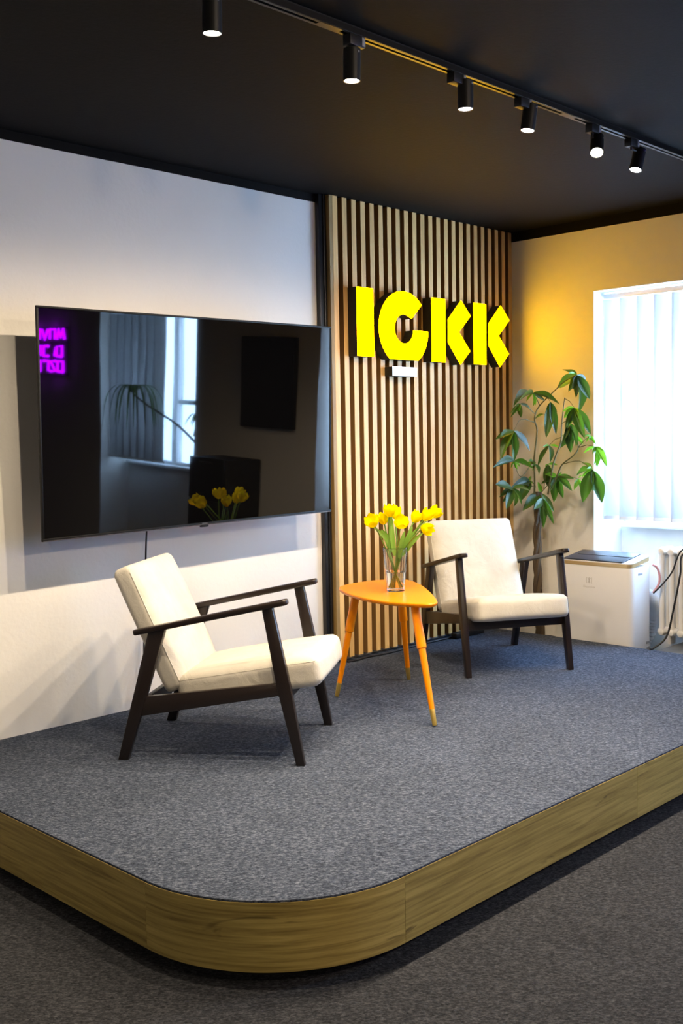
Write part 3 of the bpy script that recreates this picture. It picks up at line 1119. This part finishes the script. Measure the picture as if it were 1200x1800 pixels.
# ------------------------------------------------------------------ braided money tree in the corner
plant = thing('potted_tree', 'tall green potted plant with braided trunk in the corner by the window', 'plant', (-0.135, -0.36, ZF))
PO = Vector((-0.135, -0.36, ZF))
lathe('pot', [(0.072, 0.0), (0.078, 0.004), (0.098, 0.175), (0.101, 0.190), (0.094, 0.190), (0.092, 0.170), (0.0, 0.168)], 'pot', plant, 32)
lathe('soil', [(0.0, 0.150), (0.0915, 0.150), (0.0915, 0.1685), (0.04, 0.176), (0.0, 0.176)], 'soil', plant, 24)
for k in range(3):
    pts = []
    for i in range(29):
        u = i / 28
        c0 = Vector((-0.150, -0.36, -0.075)).lerp(Vector((-0.205, -0.385, 0.88)), min(1, u * 1.0))
        c0.x -= 0.02 * math.sin(math.pi * u)
        a = u * 5.2 * math.pi / 1.4 + k * 2 * math.pi / 3
        rr = 0.0165 - 0.004 * u
        pts.append(c0 + Vector((rr * math.cos(a), rr * math.sin(a), 0)) - PO)
    tube('trunk_strand', pts, [0.0175 - 0.006 * i / 28 for i in range(29)], 'bark', plant, 9)
LEAVES=[
((-0.196,-0.655,1.582),(-0.164,-0.537,1.627),0.45),
((-0.196,-0.655,1.582),(-0.194,-0.746,1.436),0.42),
((-0.196,-0.655,1.582),(-0.169,-0.688,1.358),0.38),
((-0.196,-0.655,1.582),(-0.160,-0.490,1.516),0.45),
((-0.196,-0.655,1.582),(-0.194,-0.604,1.522),0.35),
((-0.196,-0.655,1.582),(-0.247,-0.662,1.497),0.30),
((-0.302,-0.418,1.481),(-0.542,-0.444,1.451),0.26),
((-0.302,-0.418,1.481),(-0.334,-0.406,1.501),0.40),
((-0.302,-0.418,1.481),(-0.268,-0.446,1.490),0.30),
((-0.302,-0.418,1.481),(-0.281,-0.409,1.402),0.30),
((-0.302,-0.418,1.481),(-0.232,-0.459,1.437),0.30),
((-0.370,-0.368,1.420),(-0.340,-0.354,1.336),0.40),
((-0.370,-0.368,1.420),(-0.290,-0.402,1.387),0.30),
((-0.370,-0.368,1.420),(-0.484,-0.396,1.356),0.22),
((-0.506,-0.420,1.257),(-0.680,-0.448,1.225),0.35),
((-0.506,-0.420,1.257),(-0.633,-0.406,1.100),0.32),
((-0.506,-0.420,1.257),(-0.494,-0.413,1.068),0.33),
((-0.506,-0.420,1.257),(-0.347,-0.433,1.136),0.34),
((-0.251,-0.674,1.386),(-0.294,-0.628,1.329),0.55),
((-0.251,-0.674,1.386),(-0.299,-0.767,1.210),0.33),
((-0.251,-0.674,1.386),(-0.218,-0.770,1.233),0.36),
((-0.251,-0.674,1.386),(-0.269,-0.596,1.367),0.40),
((-0.244,-0.632,1.296),(-0.253,-0.596,1.143),0.42),
((-0.244,-0.632,1.296),(-0.220,-0.625,1.120),0.36),
((-0.244,-0.632,1.296),(-0.250,-0.702,1.170),0.34),
((-0.180,-0.633,1.218),(-0.232,-0.573,1.227),0.22),
((-0.180,-0.633,1.218),(-0.226,-0.672,1.160),0.30),
((-0.180,-0.633,1.218),(-0.193,-0.702,1.175),0.25),
((-0.203,-0.758,1.218),(-0.254,-0.739,1.219),0.30),
((-0.203,-0.758,1.218),(-0.220,-0.799,1.169),0.30),
((-0.203,-0.758,1.218),(-0.251,-0.776,1.191),0.30),
((-0.265,-0.824,1.156),(-0.273,-0.744,1.120),0.30),
((-0.265,-0.824,1.156),(-0.264,-0.839,1.032),0.30),
((-0.265,-0.824,1.156),(-0.284,-0.911,1.046),0.32),
((-0.265,-0.824,1.156),(-0.266,-0.882,1.131),0.25),
((-0.188,-0.755,1.017),(-0.176,-0.619,1.000),0.40),
((-0.188,-0.755,1.017),(-0.228,-0.709,0.826),0.42),
((-0.188,-0.755,1.017),(-0.150,-0.809,0.818),0.38),
((-0.188,-0.755,1.017),(-0.150,-0.661,1.068),0.30),
((-0.188,-0.755,1.017),(-0.209,-0.694,0.977),0.34),
((-0.200,-0.462,1.165),(-0.220,-0.388,1.041),0.30),
((-0.200,-0.462,1.165),(-0.206,-0.488,1.066),0.42),
((-0.200,-0.462,1.165),(-0.193,-0.533,1.154),0.35),
((-0.200,-0.462,1.165),(-0.258,-0.460,1.159),0.30),
((-0.191,-0.519,0.974),(-0.191,-0.394,0.933),0.36),
((-0.191,-0.519,0.974),(-0.170,-0.471,0.815),0.40),
((-0.191,-0.519,0.974),(-0.213,-0.631,0.898),0.36),
((-0.191,-0.519,0.974),(-0.177,-0.536,1.002),0.40),
((-0.191,-0.519,0.974),(-0.185,-0.625,0.969),0.35),
((-0.191,-0.519,0.974),(-0.224,-0.447,0.993),0.40),
((-0.474,-0.384,0.914),(-0.651,-0.395,0.948),0.45),
((-0.474,-0.384,0.914),(-0.582,-0.418,0.797),0.35),
((-0.474,-0.384,0.914),(-0.376,-0.362,0.800),0.36),
((-0.474,-0.384,0.914),(-0.562,-0.359,0.875),0.40),
((-0.283,-0.377,0.947),(-0.407,-0.401,0.842),0.45),
((-0.283,-0.377,0.947),(-0.467,-0.391,0.933),0.35),
((-0.283,-0.377,0.947),(-0.254,-0.365,0.981),0.40),
((-0.283,-0.377,0.947),(-0.336,-0.371,0.958),0.36),
((-0.189,-0.393,0.872),(-0.350,-0.376,0.781),0.38),
((-0.189,-0.393,0.872),(-0.152,-0.470,0.753),0.30),
((-0.189,-0.393,0.872),(-0.217,-0.393,0.941),0.42),
((-0.267,-0.519,1.425),(-0.321,-0.524,1.213),0.30),
((-0.267,-0.519,1.425),(-0.299,-0.506,1.354),0.25),
((-0.267,-0.519,1.425),(-0.322,-0.565,1.302),0.24),
((-0.172,-0.407,1.357),(-0.191,-0.353,1.332),0.40),
((-0.274,-0.465,0.843),(-0.310,-0.495,0.675),0.30),
((-0.274,-0.465,0.843),(-0.274,-0.542,0.694),0.24),
((-0.274,-0.465,0.843),(-0.365,-0.466,0.785),0.45),
((-0.488,-0.406,1.074),(-0.690,-0.436,1.077),0.30),
((-0.488,-0.406,1.074),(-0.411,-0.398,1.044),0.25),
((-0.488,-0.406,1.074),(-0.450,-0.391,1.032),0.30),
((-0.255,-0.392,1.051),(-0.190,-0.402,0.985),0.35),
((-0.255,-0.392,1.051),(-0.279,-0.390,1.027),0.30),
((-0.255,-0.392,1.051),(-0.359,-0.429,1.083),0.30),
((-0.206,-0.458,1.050),(-0.165,-0.502,1.046),0.35),
((-0.206,-0.458,1.050),(-0.169,-0.440,0.895),0.40),
((-0.189,-0.660,0.963),(-0.226,-0.654,0.899),0.40),
((-0.189,-0.660,0.963),(-0.183,-0.685,0.988),0.40),
]
BRANCHES=[
[(-0.250,-0.388,0.865),(-0.247,-0.388,0.961),(-0.250,-0.388,1.089),(-0.218,-0.388,1.255),(-0.245,-0.388,1.332),(-0.212,-0.404,1.408),(-0.212,-0.524,1.504),(-0.212,-0.582,1.548),(-0.212,-0.665,1.581)],
[(-0.212,-0.461,0.865),(-0.212,-0.499,1.050),(-0.212,-0.552,1.183),(-0.212,-0.561,1.296),(-0.212,-0.582,1.451)],
[(-0.212,-0.491,0.898),(-0.212,-0.536,1.000),(-0.212,-0.566,1.051),(-0.212,-0.639,1.101),(-0.212,-0.675,1.151),(-0.212,-0.654,1.218)],
[(-0.254,-0.388,1.077),(-0.393,-0.389,0.980),(-0.463,-0.389,1.073)],
[(-0.243,-0.388,1.306),(-0.390,-0.389,1.325),(-0.461,-0.389,1.257)],
[(-0.212,-0.404,1.408),(-0.257,-0.388,1.482)],
[(-0.234,-0.388,1.357),(-0.399,-0.389,1.419)],
[(-0.212,-0.582,1.445),(-0.212,-0.650,1.387)],
[(-0.212,-0.561,1.296),(-0.212,-0.612,1.296)],
[(-0.212,-0.559,1.214),(-0.212,-0.470,1.165)],
[(-0.212,-0.675,1.151),(-0.213,-0.764,1.218)],
[(-0.212,-0.675,1.151),(-0.213,-0.793,1.155)],
[(-0.212,-0.566,1.051),(-0.212,-0.682,1.070),(-0.213,-0.770,1.018)],
[(-0.212,-0.415,0.877),(-0.212,-0.532,0.975)],
[(-0.238,-0.388,0.910),(-0.394,-0.389,0.936),(-0.481,-0.389,0.915)],
[(-0.238,-0.388,0.916),(-0.300,-0.388,0.948)],
[(-0.211,-0.393,0.863),(-0.211,-0.408,0.873)],
[(-0.212,-0.449,1.450),(-0.212,-0.482,1.427)],
[(-0.234,-0.388,1.332),(-0.212,-0.433,1.356)],
[(-0.211,-0.392,0.812),(-0.212,-0.423,0.838)],
[(-0.248,-0.388,1.025),(-0.248,-0.388,1.051)],
[(-0.212,-0.431,0.896),(-0.212,-0.462,1.050)],
[(-0.212,-0.532,0.975),(-0.212,-0.674,0.964)],
]

for i, b in enumerate(BRANCHES):
    pts = [Vector(p) - PO for p in b]
    r0 = 0.0058 if i < 3 else 0.0028
    P = spline(pts, 4) if len(pts) > 2 else [pts[0], pts[0].lerp(pts[1], 0.5) + Vector((0, 0, 0.012)), pts[1]]
    m = len(P)
    tube('branch', P, [r0 * (1 - 0.55 * k / (m - 1)) for k in range(m)], 'twig', plant, 7)


def leaf_mesh(name, mat, droop, fold):
    """unit leaf along +X, half width 0.5 along Y"""
    vs, fs = [], []
    nu = 10
    for i in range(nu + 1):
        u = i / nu
        wd = 0.5 * (math.sin(math.pi * u ** 0.85) ** 0.85 if 0 < u < 1 else 0.02)
        z = -droop * u * u
        for k in (-1, -0.5, 0, 0.5, 1):
            vs.append((u, wd * k, z + fold * wd * abs(k) - 0.03 * math.sin(9 * u) * abs(k) * wd))
    for i in range(nu):
        for k in range(4):
            a = i * 5 + k
            fs.append((a, a + 1, a + 6, a + 5))
    me = mesh_obj(name, vs, fs, mat, None, True)
    d = me.data
    bpy.data.objects.remove(me)
    return d


LM = [leaf_mesh('leaf', 'leaf', 0.10, 0.25), leaf_mesh('leaf', 'leaf', 0.22, 0.35), leaf_mesh('leaf', 'leaf', 0.04, 0.15)]
LY = [leaf_mesh('leaf', 'leaf_young', 0.08, 0.3)]
rg = random.Random(11)
view = Vector((-0.70, -0.69, 0.15))
YOUNG = set()
_ex = []
for i, (hb, tp, wf) in enumerate(LEAVES):
    if i % 6 != 5:
        d = Vector(tp) - Vector(hb)
        d = Matrix.Rotation(rg.uniform(1.2, 2.4) * rg.choice((-1, 1)), 3, 'Z') @ d
        d.z -= 0.03
        e = Vector(hb) + d * rg.uniform(0.5, 0.8)
        e.x = min(e.x, -0.05)
        e.y = min(e.y, -0.10)
        _ex.append((hb, tuple(e), wf * 0.9))
LEAVES += _ex
for i, (hb, tp, wf) in enumerate(LEAVES):
    a, b = Vector(hb) - PO, Vector(tp) - PO
    X = b - a
    L = X.length
    X.normalize()
    nz = (view + Vector((0, 0, 0.55)) + Vector((rg.uniform(-.6, .6), rg.uniform(-.6, .6), rg.uniform(-.3, .3)))).normalized()
    Yv = nz.cross(X).normalized()
    Zv = X.cross(Yv).normalized()
    young = L < 0.085 or (hb[1] < -0.64 and hb[2] > 1.12 and hb[2] < 1.30)
    me = LY[0] if young else rg.choice(LM)
    o = bpy.data.objects.new('leaf', me)
    COL.objects.link(o)
    o.parent = plant
    w_ = L * wf * 0.88
    o.matrix_local = Matrix(((X.x * L, Yv.x * w_, Zv.x * L, a.x), (X.y * L, Yv.y * w_, Zv.y * L, a.y), (X.z * L, Yv.z * w_, Zv.z * L, a.z), (0, 0, 0, 1)))

# ------------------------------------------------------------------ portable air conditioner
AX0, AX1, AY0, AY1 = -0.236, -0.006, -1.043, -0.572
ac = thing('air_conditioner', 'white portable air conditioner with dark top behind the armchair', 'air conditioner', (-0.12, -0.82, ZF))
AO = Vector((-0.12, -0.82, ZF))
ZA0, ZA1 = ZF + 0.03, 0.452
hx, hy = (AX1 - AX0) / 2, (AY1 - AY0) / 2


def round_rect(hx, hy, r, n=6):
    o = []
    for (sx, sy, a0) in ((1, 1, 0), (-1, 1, 90), (-1, -1, 180), (1, -1, 270)):
        for i in range(n + 1):
            a = math.radians(a0 + 90 * i / n)
            o.append((sx * (hx - r) + r * math.cos(a), sy * (hy - r) + r * math.sin(a)))
    return o


cx_, cy_ = (AX0 + AX1) / 2 - AO.x, (AY0 + AY1) / 2 - AO.y


def ac_prism(name, hx, hy, r, z0, z1, mat, slope=0.0, bevel=0.0, dx=0.0, parent=None):
    o = [(p[0] + cx_ + dx, p[1] + cy_) for p in round_rect(hx, hy, r)]
    v, f = prism_data(o, 'z', z0 - ZF, z1 - ZF, bevel)
    out = []
    for p in v:
        q = Vector(p)
        k = (q.x - cx_ + hx) / (2 * hx)
        if slope:
            q.z += slope * k
        out.append(q)
    return mesh_obj(name, out, f, mat, parent or ac, 'auto')


ac_prism('body', hx, hy, 0.035, ZA0, ZA1, 'plastic_white', 0.0, 0.004)
ac_prism('gold_band', hx + 0.001, hy - 0.004, 0.034, ZA1, ZA1 + 0.020, 'plastic_gold', 0.030)
ac_prism('top_cover', hx - 0.001, hy - 0.003, 0.034, ZA1 + 0.020, ZA1 + 0.026, 'plastic_white', 0.032, 0.002)
cy_ += 0.028
top = ac_prism('louver_panel', hx - 0.004, hy - 0.036, 0.012, ZA1 + 0.0265, ZA1 + 0.034, 'plastic_navy', 0.031, 0.002)
cy_ -= 0.028
v, f = box_data((cx_ - 0.004, cy_ - hy + 0.045, ZA1 + 0.0480 - ZF), (cx_ + 0.004, cy_ + hy - 0.045, ZA1 + 0.0515 - ZF), 0.001)
mesh_obj('louver_slot', v, f, 'black', top, 'auto')
for k in range(6):
    v, f = box_data((AX0 + 0.165 - AO.x, AY0 - 0.0018 - AO.y, -0.18 + 0.030 * k - ZF + 0.02), (AX0 + 0.215 - AO.x, AY0 + 0.002 - AO.y, -0.166 + 0.030 * k - ZF + 0.02), 0.0006)
    mesh_obj('side_grille_bar', v, f, 'plastic_grey', ac, 'auto')
v, f = box_data((AX0 + 0.070 - AO.x, AY0 - 0.0015 - AO.y, 0.405 - ZF), (AX0 + 0.120 - AO.x, AY0 + 0.002 - AO.y, 0.418 - ZF), 0.002)
mesh_obj('side_handle', v, f, 'plastic_grey', ac, 'auto')
for sx in (-1, 1):
    for sy in (-1, 1):
        lathe('caster', [(0.0, -0.010), (0.013, -0.010), (0.0145, -0.006), (0.0145, 0.006), (0.013, 0.010), (0.0, 0.010)], 'plastic_grey', ac, 16,
              mtx=Matrix.Translation((cx_ + sx * (hx - 0.04), cy_ + sy * (hy - 0.06), 0.0152)) @ Matrix.Rotation(math.pi / 2, 4, 'X'))


def text_part(body, size, mtx, mat, parent, name):
    cu = bpy.data.curves.new('txt', 'FONT')
    cu.body = body
    cu.size = size
    cu.align_x = 'CENTER'
    cu.extrude = 0.0002
    ob = bpy.data.objects.new('txt', cu)
    COL.objects.link(ob)
    dg = bpy.context.evaluated_depsgraph_get()
    me = bpy.data.meshes.new_from_object(ob.evaluated_get(dg))
    bpy.data.objects.remove(ob)
    me.transform(mtx)
    me.materials.clear()
    me.materials.append(M[mat])
    o = bpy.data.objects.new(name, me)
    COL.objects.link(o)
    o.parent = parent
    return o


face = Matrix(((0, 0, -1, 0), (-1, 0, 0, 0), (0, 1, 0, 0), (0, 0, 0, 1)))
zl = 0.345 - ZF
yl = -0.762 - AO.y
text_part('Electrolux', 0.019, Matrix.Translation((AX0 - AO.x - 0.0003, yl, zl - 0.026)) @ face, 'print_grey', ac, 'wordmark')
em = MB()
em.box((AX0 - AO.x - 0.0005, yl - 0.003, zl), (AX0 - AO.x, yl + 0.003, zl + 0.036))
for s in (1, -1):
    em.box((AX0 - AO.x - 0.0005, yl + s * 0.0165 - 0.0015, zl), (AX0 - AO.x, yl + s * 0.0165 + 0.0015, zl + 0.036))
    arc_ = [(0, yl + s * 0.018 * (1 - math.cos(a)) - s * 0.0 + s * 0.001, zl + 0.018 + 0.018 * math.sin(a)) for a in [math.radians(-85 + 17 * k) for k in range(11)]]
    for p, q in zip(arc_[:-1], arc_[1:]):
        em.add([(AX0 - AO.x - 0.0004, p[1], p[2]), (AX0 - AO.x - 0.0004, q[1], q[2]), (AX0 - AO.x - 0.0004, q[1] + s * 0.003, q[2]), (AX0 - AO.x - 0.0004, p[1] + s * 0.003, p[2])], [(0, 1, 2, 3)])
em.build('emblem', 'print_grey', ac)
# corrugated exhaust hose from the rear into the niche
hp_ = spline([(-0.004, -0.90, 0.24), (0.06, -0.93, 0.245), (0.13, -0.95, 0.225), (0.20, -0.945, 0.16), (0.235, -0.90, 0.05), (0.24, -0.84, -0.08)], 12)
tube('exhaust_hose', [p - AO for p in hp_], [0.052 + 0.006 * math.cos(math.pi * i) for i in range(len(hp_))], 'hose', ac, 18)
st = tube('strap', spline([(-0.02, -1.058, 0.455), (0.00, -1.072, 0.44), (0.012, -1.082, 0.40), (0.008, -1.084, 0.35), (-0.008, -1.070, 0.31), (-0.012, -1.056, 0.29)], 6), 0.007, 'pink')
tag(st, 'faded red strap loop hanging at the rear edge of the air conditioner', 'strap')

# ------------------------------------------------------------------ column radiator in the niche
rad = thing('radiator', 'white cast iron column radiator under the window', 'radiator', (0.14, -1.55, 0.0))


def rad_section():
    b = MB()
    for x in (-0.055, 0.0, 0.055):
        b.tube([(x, 0, 0.045), (x, 0, 0.07), (x, 0, 0.50), (x, 0, 0.53)], [0.020, 0.0165, 0.0165, 0.020], 12)
    for z in (0.045, 0.525):
        b.tube([(-0.078, 0, z), (-0.072, 0, z), (-0.055, 0, z), (0.055, 0, z), (0.072, 0, z), (0.078, 0, z)], [0.010, 0.020, 0.026, 0.026, 0.020, 0.010], 14)
        b.tube([(0, -0.0305, z), (0, 0.0305, z)], 0.0225, 14)
    return b


sec0 = None
for k in range(15):
    y = -1.062 - 0.0612 * k - (-1.55)
    if sec0 is None:
        sec0 = rad_section().build('section', 'radiator', rad, 'auto', (0, y, 0))
    else:
        dup_child(sec0, rad, (0, y, 0))
for yy in (-1.095 + 1.55, -1.86 + 1.55):
    box('foot', (-0.03, yy - 0.012, -0.0345), (0.03, yy + 0.012, 0.03), 'radiator', rad, 0.004)

c1 = tube('radiator_cable', spline([(0.13, -1.52, 0.5565), (0.06, -1.50, 0.562), (-0.05, -1.42, 0.590), (-0.14, -1.306, 0.572), (-0.13, -1.236, 0.44), (-0.12, -1.175, 0.365), (-0.11, -1.110, 0.302)], 8), 0.0045, 'cable')
tag(c1, 'short dark cable ending in mid-air in front of the radiator', 'cable')
c2 = tube('radiator_cable', spline([(0.13, -1.55, 0.5575), (0.05, -1.53, 0.562), (-0.07, -1.41, 0.585), (-0.15, -1.311, 0.545), (-0.16, -1.300, 0.43), (-0.17, -1.265, 0.231), (-0.19, -1.235, 0.077), (-0.236, -1.185, 0.012), (-0.256, -1.165, 0.0055)], 8), 0.0055, 'cable')
tag(c2, 'long dark cable sagging from the radiator down to the stage edge', 'cable')

# ------------------------------------------------------------------ vertical blinds
def make_blind(label, y_start, count, z_bot, x, first_angle=36.0):
    t = thing('vertical_blind', label, 'window blind', (x, y_start, z_bot), group='vertical blinds')
    pitch, wv, top = 0.1125, 0.127, 2.050
    box('head_rail', (-0.022, -pitch * count - 0.03, top - z_bot), (0.022, -0.012, top + 0.030 - z_bot), 'white_paint', t, 0.003)
    vane0 = None
    hh = top - z_bot
    for k in range(count):
        y = -pitch * (k + 0.5) - 0.012
        if vane0 is None:
            vs, fs = [], []
            for i in range(7):
                s = (i / 6 - 0.5)
                xx = 0.010 * (1 - (2 * s) ** 2)
                vs += [(xx, s * wv, 0.0), (xx, s * wv, hh - 0.004), (xx + 0.0006, s * wv, hh - 0.004), (xx + 0.0006, s * wv, 0.0)]
            for i in range(6):
                a = i * 4
                fs += [(a, a + 1, a + 5, a + 4), (a + 2, a + 3, a + 7, a + 6), (a + 1, a + 2, a + 6, a + 5), (a + 3, a, a + 4, a + 7)]
            fs += [(0, 1, 2, 3), (24, 25, 26, 27)]
            vane0 = mesh_obj('vane', vs, fs, 'vane', t, True)
            vn = vane0
        else:
            vn = dup_child(vane0, t)
        ang = math.radians(first_angle + random.uniform(-3, 3))
        vn.location = (0, y, 0)
        vn.rotation_euler = (0, 0, ang)
        wgt = box('vane_weight', (-0.003, -0.058, 0.002), (0.003, 0.058, 0.022), 'white_paint', vn)
    pts = []
    for k in range(count):
        y = -pitch * (k + 0.5) - 0.012
        pts += [(-0.006, y + 0.052, 0.006), (-0.010, y, -0.014), (-0.006, y - 0.052, 0.006)]
    tube('bead_chain', pts, 0.0018, 'white_paint', t, 6)
    return t


make_blind('closed white vertical blind in the window beside the plant', W1[1] + 0.005, 12, 0.700, 0.125)
make_blind('half-drawn white vertical blind in the far window of the window wall', W2[0] + 0.80, 7, 0.700, 0.125, -24.0)

# ------------------------------------------------------------------ things on the window wall further along (seen mirrored in the television)
mon = thing('wall_monitor', 'black flat monitor hung on the window wall between the windows', 'monitor', (0, -2.66, 1.12))
box('monitor_shell', (-0.052, -0.30, 0.0), (-0.002, 0.30, 0.72), 'bezel', mon, 0.006)
box('monitor_screen', (-0.0545, -0.288, 0.014), (-0.0525, 0.288, 0.706), 'black', mon)
cab = thing('black_cabinet', 'black low cabinet standing against the window wall', 'cabinet', (-0.20, -2.96, ZF))
box('carcass', (-0.17, -0.22, 0.05), (0.185, 0.22, 1.10), 'black_matte', cab, 0.004)
box('kick_base', (-0.15, -0.21, 0.0005), (0.18, 0.21, 0.049), 'black_matte', cab)
for k in range(3):
    dd = box('drawer', (-0.188, -0.21, 0.07 + 0.35 * k), (-0.1705, 0.21, 0.405 + 0.35 * k), 'black', cab, 0.003)
    box('handle', (-0.208, -0.07, 0.36 + 0.35 * k), (-0.1885, 0.07, 0.372 + 0.35 * k), 'bezel_line', dd, 0.002)
sp = thing('window_palm', 'drooping palm in a dark pot on the far window sill', 'plant', (0.295, -3.80, ZS + 0.0305))
lathe('pot', [(0.055, 0.0), (0.060, 0.004), (0.085, 0.19), (0.085, 0.20), (0.078, 0.20), (0.076, 0.18), (0.0, 0.178)], 'pot', sp, 24)
pal = spline([(-0.02, 0, 0.17), (-0.24, -0.10, 0.40), (-0.44, -0.26, 0.56), (-0.52, -0.38, 0.66)], 6)
tube('trunk', pal, [0.012 - 0.005 * i / (len(pal) - 1) for i in range(len(pal))], 'bark', sp, 8)
crown = pal[-1]
for k in range(22):
    a = k * 2.399
    ln = 0.20 + 0.12 * rg.random()
    d = Vector((math.cos(a), math.sin(a), 0))
    vs, fs = blade_data([crown, crown + d * ln * 0.4 + Vector((0, 0, 0.08)), crown + d * ln * 0.8 - Vector((0, 0, 0.02)), crown + d * ln - Vector((0, 0, 0.24 + 0.12 * rg.random()))], 0.011,
                        Vector((0, 0, 1)) + d * 0.3, 0.2)
    mesh_obj('leaf', vs, fs, 'leaf', sp, True)
br_ = spline([(-0.10, -0.05, 0.31), (-0.16, 0.06, 0.42), (-0.18, 0.14, 0.47)], 5)
tube('trunk', br_, 0.006, 'bark', sp, 8)
for k in range(12):
    a = k * 2.399
    d = Vector((math.cos(a), math.sin(a), 0))
    vs, fs = blade_data([br_[-1], br_[-1] + d * 0.08 + Vector((0, 0, 0.04)), br_[-1] + d * 0.16 - Vector((0, 0, 0.06))], 0.012, Vector((0, 0, 1)) + d * 0.3, 0.2)
    mesh_obj('leaf', vs, fs, 'leaf', sp, True)

# purple neon sign (only its mirror image is seen, as three blurred rows)
neon = thing('neon_sign', 'purple neon sign of three rows glowing on the window wall', 'neon sign', (0, -5.95, 1.46))
box('sign_panel', (-0.016, -0.42, -0.02), (-0.002, 0.42, 0.46), 'black_matte', neon, 0.003)
rows = [(0.34, [[(0.38, 0), (0.35, .10), (0.31, .02), (0.27, .10), (0.24, 0)], [(0.20, 0), (0.20, .10), (0.10, .10), (0.10, 0.0)], [(0.06, .10), (0.0, 0), (-0.06, .10)], [(-.10, 0), (-.10, .1), (-.2, .1), (-.2, 0), (-.10, 0)], [(-.24, .1), (-.3, 0), (-.36, .1)]]),
        (0.17, [[(0.34, 0), (0.34, .10), (0.24, .10), (0.24, 0), (0.34, 0)], [(0.20, 0), (0.20, .1), (0.12, 0), (0.12, .1)], [(0.08, .1), (-.02, .1), (-.02, 0), (.08, 0)], [(-.08, 0), (-.08, .1), (-.18, .1), (-.18, 0)], [(-.24, 0), (-.3, .1), (-.36, 0)]]),
        (0.02, [[(0.36, 0), (0.36, .10), (0.26, .10), (0.26, 0), (0.36, 0)], [(0.22, .1), (0.12, .1), (0.22, 0), (0.12, 0)], [(0.08, 0), (0.08, .1), (-.02, .1)], [(-.08, 0), (-.08, .1), (-.18, .1), (-.18, 0), (-.08, 0)], [(-.24, .1), (-.3, 0), (-.36, .1)]])]
for (z, strokes) in rows:
    for s in strokes:
        tube('neon_tube', [(-0.028, p[0], z + p[1]) for p in s], 0.015, 'neon', neon, 8)
